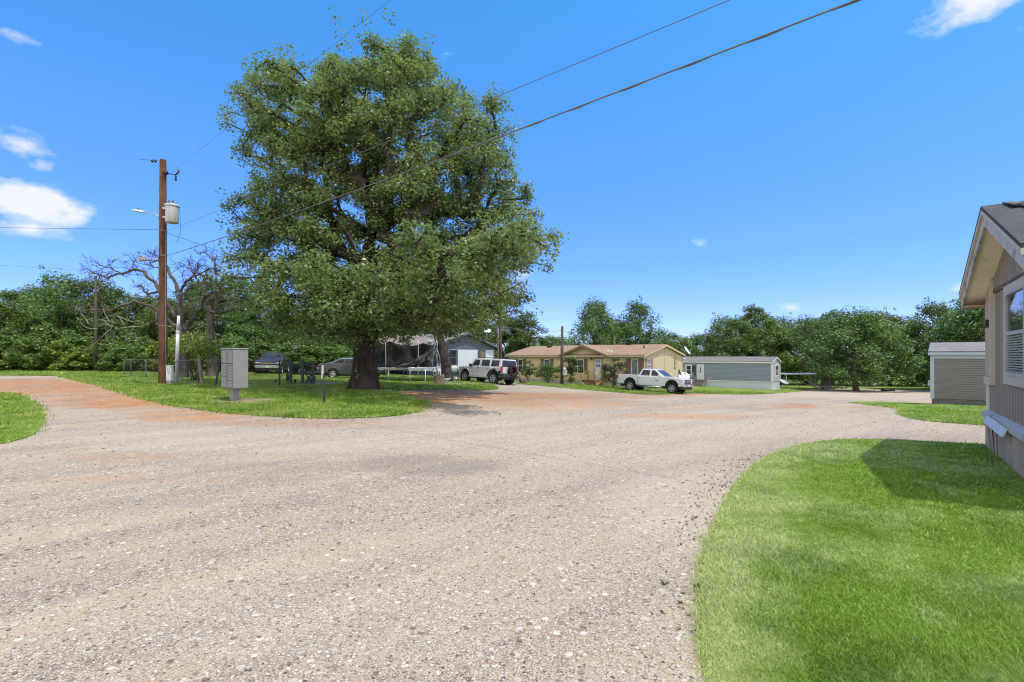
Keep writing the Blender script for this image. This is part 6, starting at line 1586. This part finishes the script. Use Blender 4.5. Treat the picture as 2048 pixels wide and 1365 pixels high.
def bits():
    p = GY(354, 25.2); o = MB(); z = lambda py: CAM_H+(HY-py)/FPX*25.2-p.z; x = lambda q: (q-354)/FPX*25.2
    o.tube([(x(353), 0, -.2), (x(354.5), 0, z(700)), (x(355.5), 0, z(664))], .075, 12); o.tube([(x(355.5), 0, z(664)), (x(357.5), 0, z(632))], .062, 12); o.lathe([(.082, z(668)), (.085, z(665)), (.08, z(661))], 12, 'Z', (x(355.5), 0, 0))
    ob = o.build('white_pipe', mat('white_pipe', (.66, .67, .68), .5, .06), None); ob.location = p; tag(ob, 'tall slightly bent white pipe standing beside the utility pole', 'pipe')
    p = GY(340.5, 23.9); r = empty('utility_pedestal', p, 0, 'short pale grey cable pedestal at the foot of the tall pole', 'pedestal')
    m = MB(); m.box((0, 0, .08), (.22, .2, .26)); m.build('base', CONC, r); m = MB(); m.box((-.02, 0, .53), (.235, .2, .68)); m.build('cabinet', WHITE, r, .015); m = MB(); m.box((-.02, 0, .885), (.26, .22, .04)); m.build('cap', WHITE, r, .01)
    m = MB()
    for i, (a, b) in enumerate(((-.06, .72), (.0, .70), (-.055, .62), (.01, .58), (-.01, .5))): m.bb((a, -.108, b), (a+.03, -.1, b+.05))
    m.build('sticker', mat('sticker_dark', (.06, .07, .09), .6), r)
    # implement behind the fence on its dirt pad
    pad = G(612, 771); c = GY(610, 25.6)
    d = MB(); d.lathe([(.001, .035), (1.7, .03), (1.85, .02)], 30, rot=Matrix.Diagonal((1, .8, 1))); ob = d.build('dirt_pad', mat('brick_dirt', (.34, .23, .15), .95, .3, 6), None); ob.location = (c.x, c.y+.2, c.z+.02); tag(ob, 'round bare brick-coloured dirt pad under the black implement', 'pad')
    r = empty('farm_implement', c, 0, 'black steel implement with upright posts and rusty discs behind the fence', 'implement'); x = lambda q: (q-610)/FPX*25.6; z = lambda q: CAM_H+(HY-q)/FPX*25.6-c.z
    for q, t_ in ((581.5, 721), (605, 720), (626, 722)):
        m = MB(); m.bb((x(q)-.055, -.055, .02), (x(q)+.055, .055, z(t_))); m.box((x(q), -.05, .05), (.5 if q < 620 else .2, .3, .09)); m.build('post', mat('black_paint_worn', (.035, .036, .045), .5, .4, 6), r)
    m = MB(); m.bar((x(575), .25, z(748)), (x(640), .25, z(749)), .07, .09); m.bar((x(600), .2, z(745)), (x(625), .15, z(740)), .05); m.build('tool_bar', BLACKM, r)
    m = MB(); m.bar((x(610), .1, .05), (x(620), .15, z(750)), .08); m.bar((x(612), .1, z(751)), (x(621), .1, .1), .06); m.build('brace', BLACKM, r)
    rust = mat('rust', (.13, .06, .035), .9, .4, 8)
    for q, y, s in ((570, 757, .20), (624, 760, .2), (617, 766, .16), (585.5, 764, .14)):
        m = MB(); m.lathe([(.001, -.02), (s*.5, -.03), (s, .0), (s*.5, .03), (.001, .02)], 18, 'X', (x(q), .3, max(s, z(y)))); m.build('disc', rust, r)
    m = MB(); m.tube([(x(565), .1, z(749)), (x(553), -.1, z(764))], .02, 6); m.lathe([(.001, -.03), (.12, -.03), (.12, .03), (.001, .03)], 16, 'X', (x(552.5), -.1, .13)); m.build('gauge_wheel', rust, r)
    m = MB(); m.lathe([(.13, 0), (.16, .02), (.16, .06), (.13, .08)], 18, 'Y', (x(600), .2, z(744))); m.build('hoop', GREYM, r)
    for q in (569, 571): m = MB(); m.bar((x(q), .3, z(757)), (x(q), .28, z(745)), .05); m.build('shank', BLACKM, r)
    # stump and cut log
    p = GY(878.5, 30); o = MB(); g = np.random.default_rng(6); n = 20
    ph = g.random(n)*.12; V = []
    for k, (rr, zz) in enumerate(((.42, -.1), (.34, .05), (.30, .3), (.28, .52), (.27, .60), (.02, .57))):
        for i in range(n): a = 2*math.pi*i/n; q = rr*(1+ph[i]+.06*math.sin(5*a)); V.append((q*math.cos(a), q*math.sin(a), zz+(.05*math.sin(3*a) if k in (4,) else 0)))
    o.add(V, [(k*n+i, k*n+(i+1) % n, (k+1)*n+(i+1) % n, (k+1)*n+i) for k in range(5) for i in range(n)]); ob = o.build('tree_stump', bark('stump_bark', (.22, .16, .12), 1.4, (.36, .29, .22)), None); ob.location = p; tag(ob, 'rough grey-brown tree stump on the lawn in front of the leaning tree', 'stump')
    p = GY(1045, 40.5); o = MB(); o.lathe([(.001, -.2), (.26, -.2), (.27, 0), (.26, .2), (.001, .2)], 9, 'X', (0, 0, .22), smooth=False); ob = o.build('cut_log', bark('log_bark', (.15, .10, .08), 1.4), None); ob.location = p; ob.rotation_euler = (0, 0, R(20)); tag(ob, 'short cut log lying in the grass behind the white utility vehicle', 'log')
    # mower, plank and bucket by the leaning trunk
    p = GY(893.5, 36); r = empty('lawn_mower', p, R(20), 'small grey push mower beside the leaning dark trunk', 'lawn mower')
    m = MB(); m.box((0, 0, .2), (.6, .45, .16), None, 0, .8); m.build('deck', mat('mower_grey', (.30, .33, .36), .5), r, .03); m = MB(); m.lathe([(.12, .28), (.14, .32), (.12, .45), (.001, .47)], 12); m.build('engine', BLACKM, r)
    for sx in (-.25, .25):
        for sy in (-.24, .24): m = MB(); m.lathe([(.001, -.03), (.11, -.03), (.12, 0), (.11, .03), (.001, .03)], 14, 'Y', (sx, sy, .12)); m.build('wheel', TYRE, r)
    m = MB(); m.tube([(-.28, -.18, .25), (-.8, -.18, .95), (-.8, .18, .95), (-.28, .18, .25)], .014, 6); m.build('handle', GREYM, r)
    p = GY(914, 40.5); o = MB(); o.bar((-1.1, 0, .30), (1.1, -.1, .16), .22, .045); ob = o.build('wooden_plank', mat('orange_plank', (.42, .24, .10), .8, .2, 5), None); ob.location = p; tag(ob, 'orange-brown plank propped low between mower and white vehicle', 'plank')
    p = GY(911, 40.1); o = MB(); o.lathe([(.001, 0), (.12, 0), (.15, .28), (.14, .28), (.11, .02)], 16); ob = o.build('bucket', WHITE, None); ob.location = p; tag(ob, 'small white bucket under the orange-brown plank', 'bucket')
    # branch heap, and dark trough on the far right lawn
    p = GY(1640, 62); r = empty('branch_heap', p, 0, 'heap of bare grey fallen branches beside the forked tree', 'branches'); E = []; g = np.random.default_rng(12)
    for k in range(16):
        q = np.array([g.normal(.3, 1.1), g.normal(0, .5), .05+.3*g.random()]); dd = np.array([g.normal(0, 1), g.normal(0, .4), abs(g.normal(0, .3))])
        for s in range(6):
            dd = dd/np.linalg.norm(dd)+g.normal(0, .25, 3)*np.array([1, 1, .6]); e = q+dd*.36; e[2] = max(.04, e[2]); E.append((q, e, .06*(1-s*.13), .05*(1-s*.13))); q = e
    E.append((np.array([-1.8, 0, 1.25]), np.array([-.4, 0, .55]), .05, .09)); E.append((np.array([-.4, 0, .55]), np.array([1.4, 0, .3]), .09, .1))
    V, F = frustums(E, 6); fast_mesh('branch', V, F, mat('bare_branch', (.30, .27, .24), .9, .3, 4), r, 4, True)
    p = GY(1776, 61); o = MB(); o.tube([(-.75, 0, .14), (.75, 0, .14)], .15, 10); ob = o.build('culvert_pipe', BLACKM, None); ob.location = p; tag(ob, 'short black pipe lying on the far lawn right of the shade tree', 'pipe')
bits()
# ------------------------------------------------------------------ shrubs with visible stems
def plant(label, px_, Y, h, w, n, m_, size, seed, stems=5, name='shrub', low=.15, grp=None):
    g = np.random.default_rng(seed); p = GY(px_, Y); root = empty(name, p, 0, label, 'shrub', grp)
    C = np.array(blob(g, n, (0, 0, h*(low+(1-low)/2)), (w/2, w/2*.8, h*(1-low)/2), w*.11)); C[:, 2] = np.maximum(C[:, 2], .12)
    E = []
    for k in range(stems):
        c = C[g.integers(0, len(C))]; a = np.array([g.normal(0, .08), g.normal(0, .08), 0]); b = a+(c-a)*.5+np.array([0, 0, .1*h]); E += [(a, b, .03, .022), (b, c, .022, .01)]
    V, F = frustums(E, 6); fast_mesh('stems', V, F, BARK_BG, root, 4, True)
    V, F = leaves(C, w*.13, 75, size, g, .85, .1); fast_mesh('foliage', V, F, m_, root)
plant('thin dark-stemmed yellow-green shrub spilling over the wire gate', 390, 28, 2.7, 2.9, 44, LEAF_BG[2], .11, 71, 12, 'shrub', .45)
plant('slim green shrub by the first window of the beige house', 1057, 50.5, 2.2, 1.5, 26, LEAF_BG[0], .12, 72)
plant('broad glossy shrub between the two left windows of the beige house', 1096, 48.2, 2.0, 2.7, 40, LEAF_BG[0], .13, 73)
plant('dark upright shrub beside the bare post and double window', 1142, 46.6, 2.6, 2.0, 36, LEAF_BG[0], .12, 74)
plant('dark purplish shrub behind the tail of the silver pickup', 1228, 43.4, 2.5, 2.3, 44, leafmat('plum_leaves', (.022, .028, .014), (.05, .055, .03), .2, .5), .11, 75)
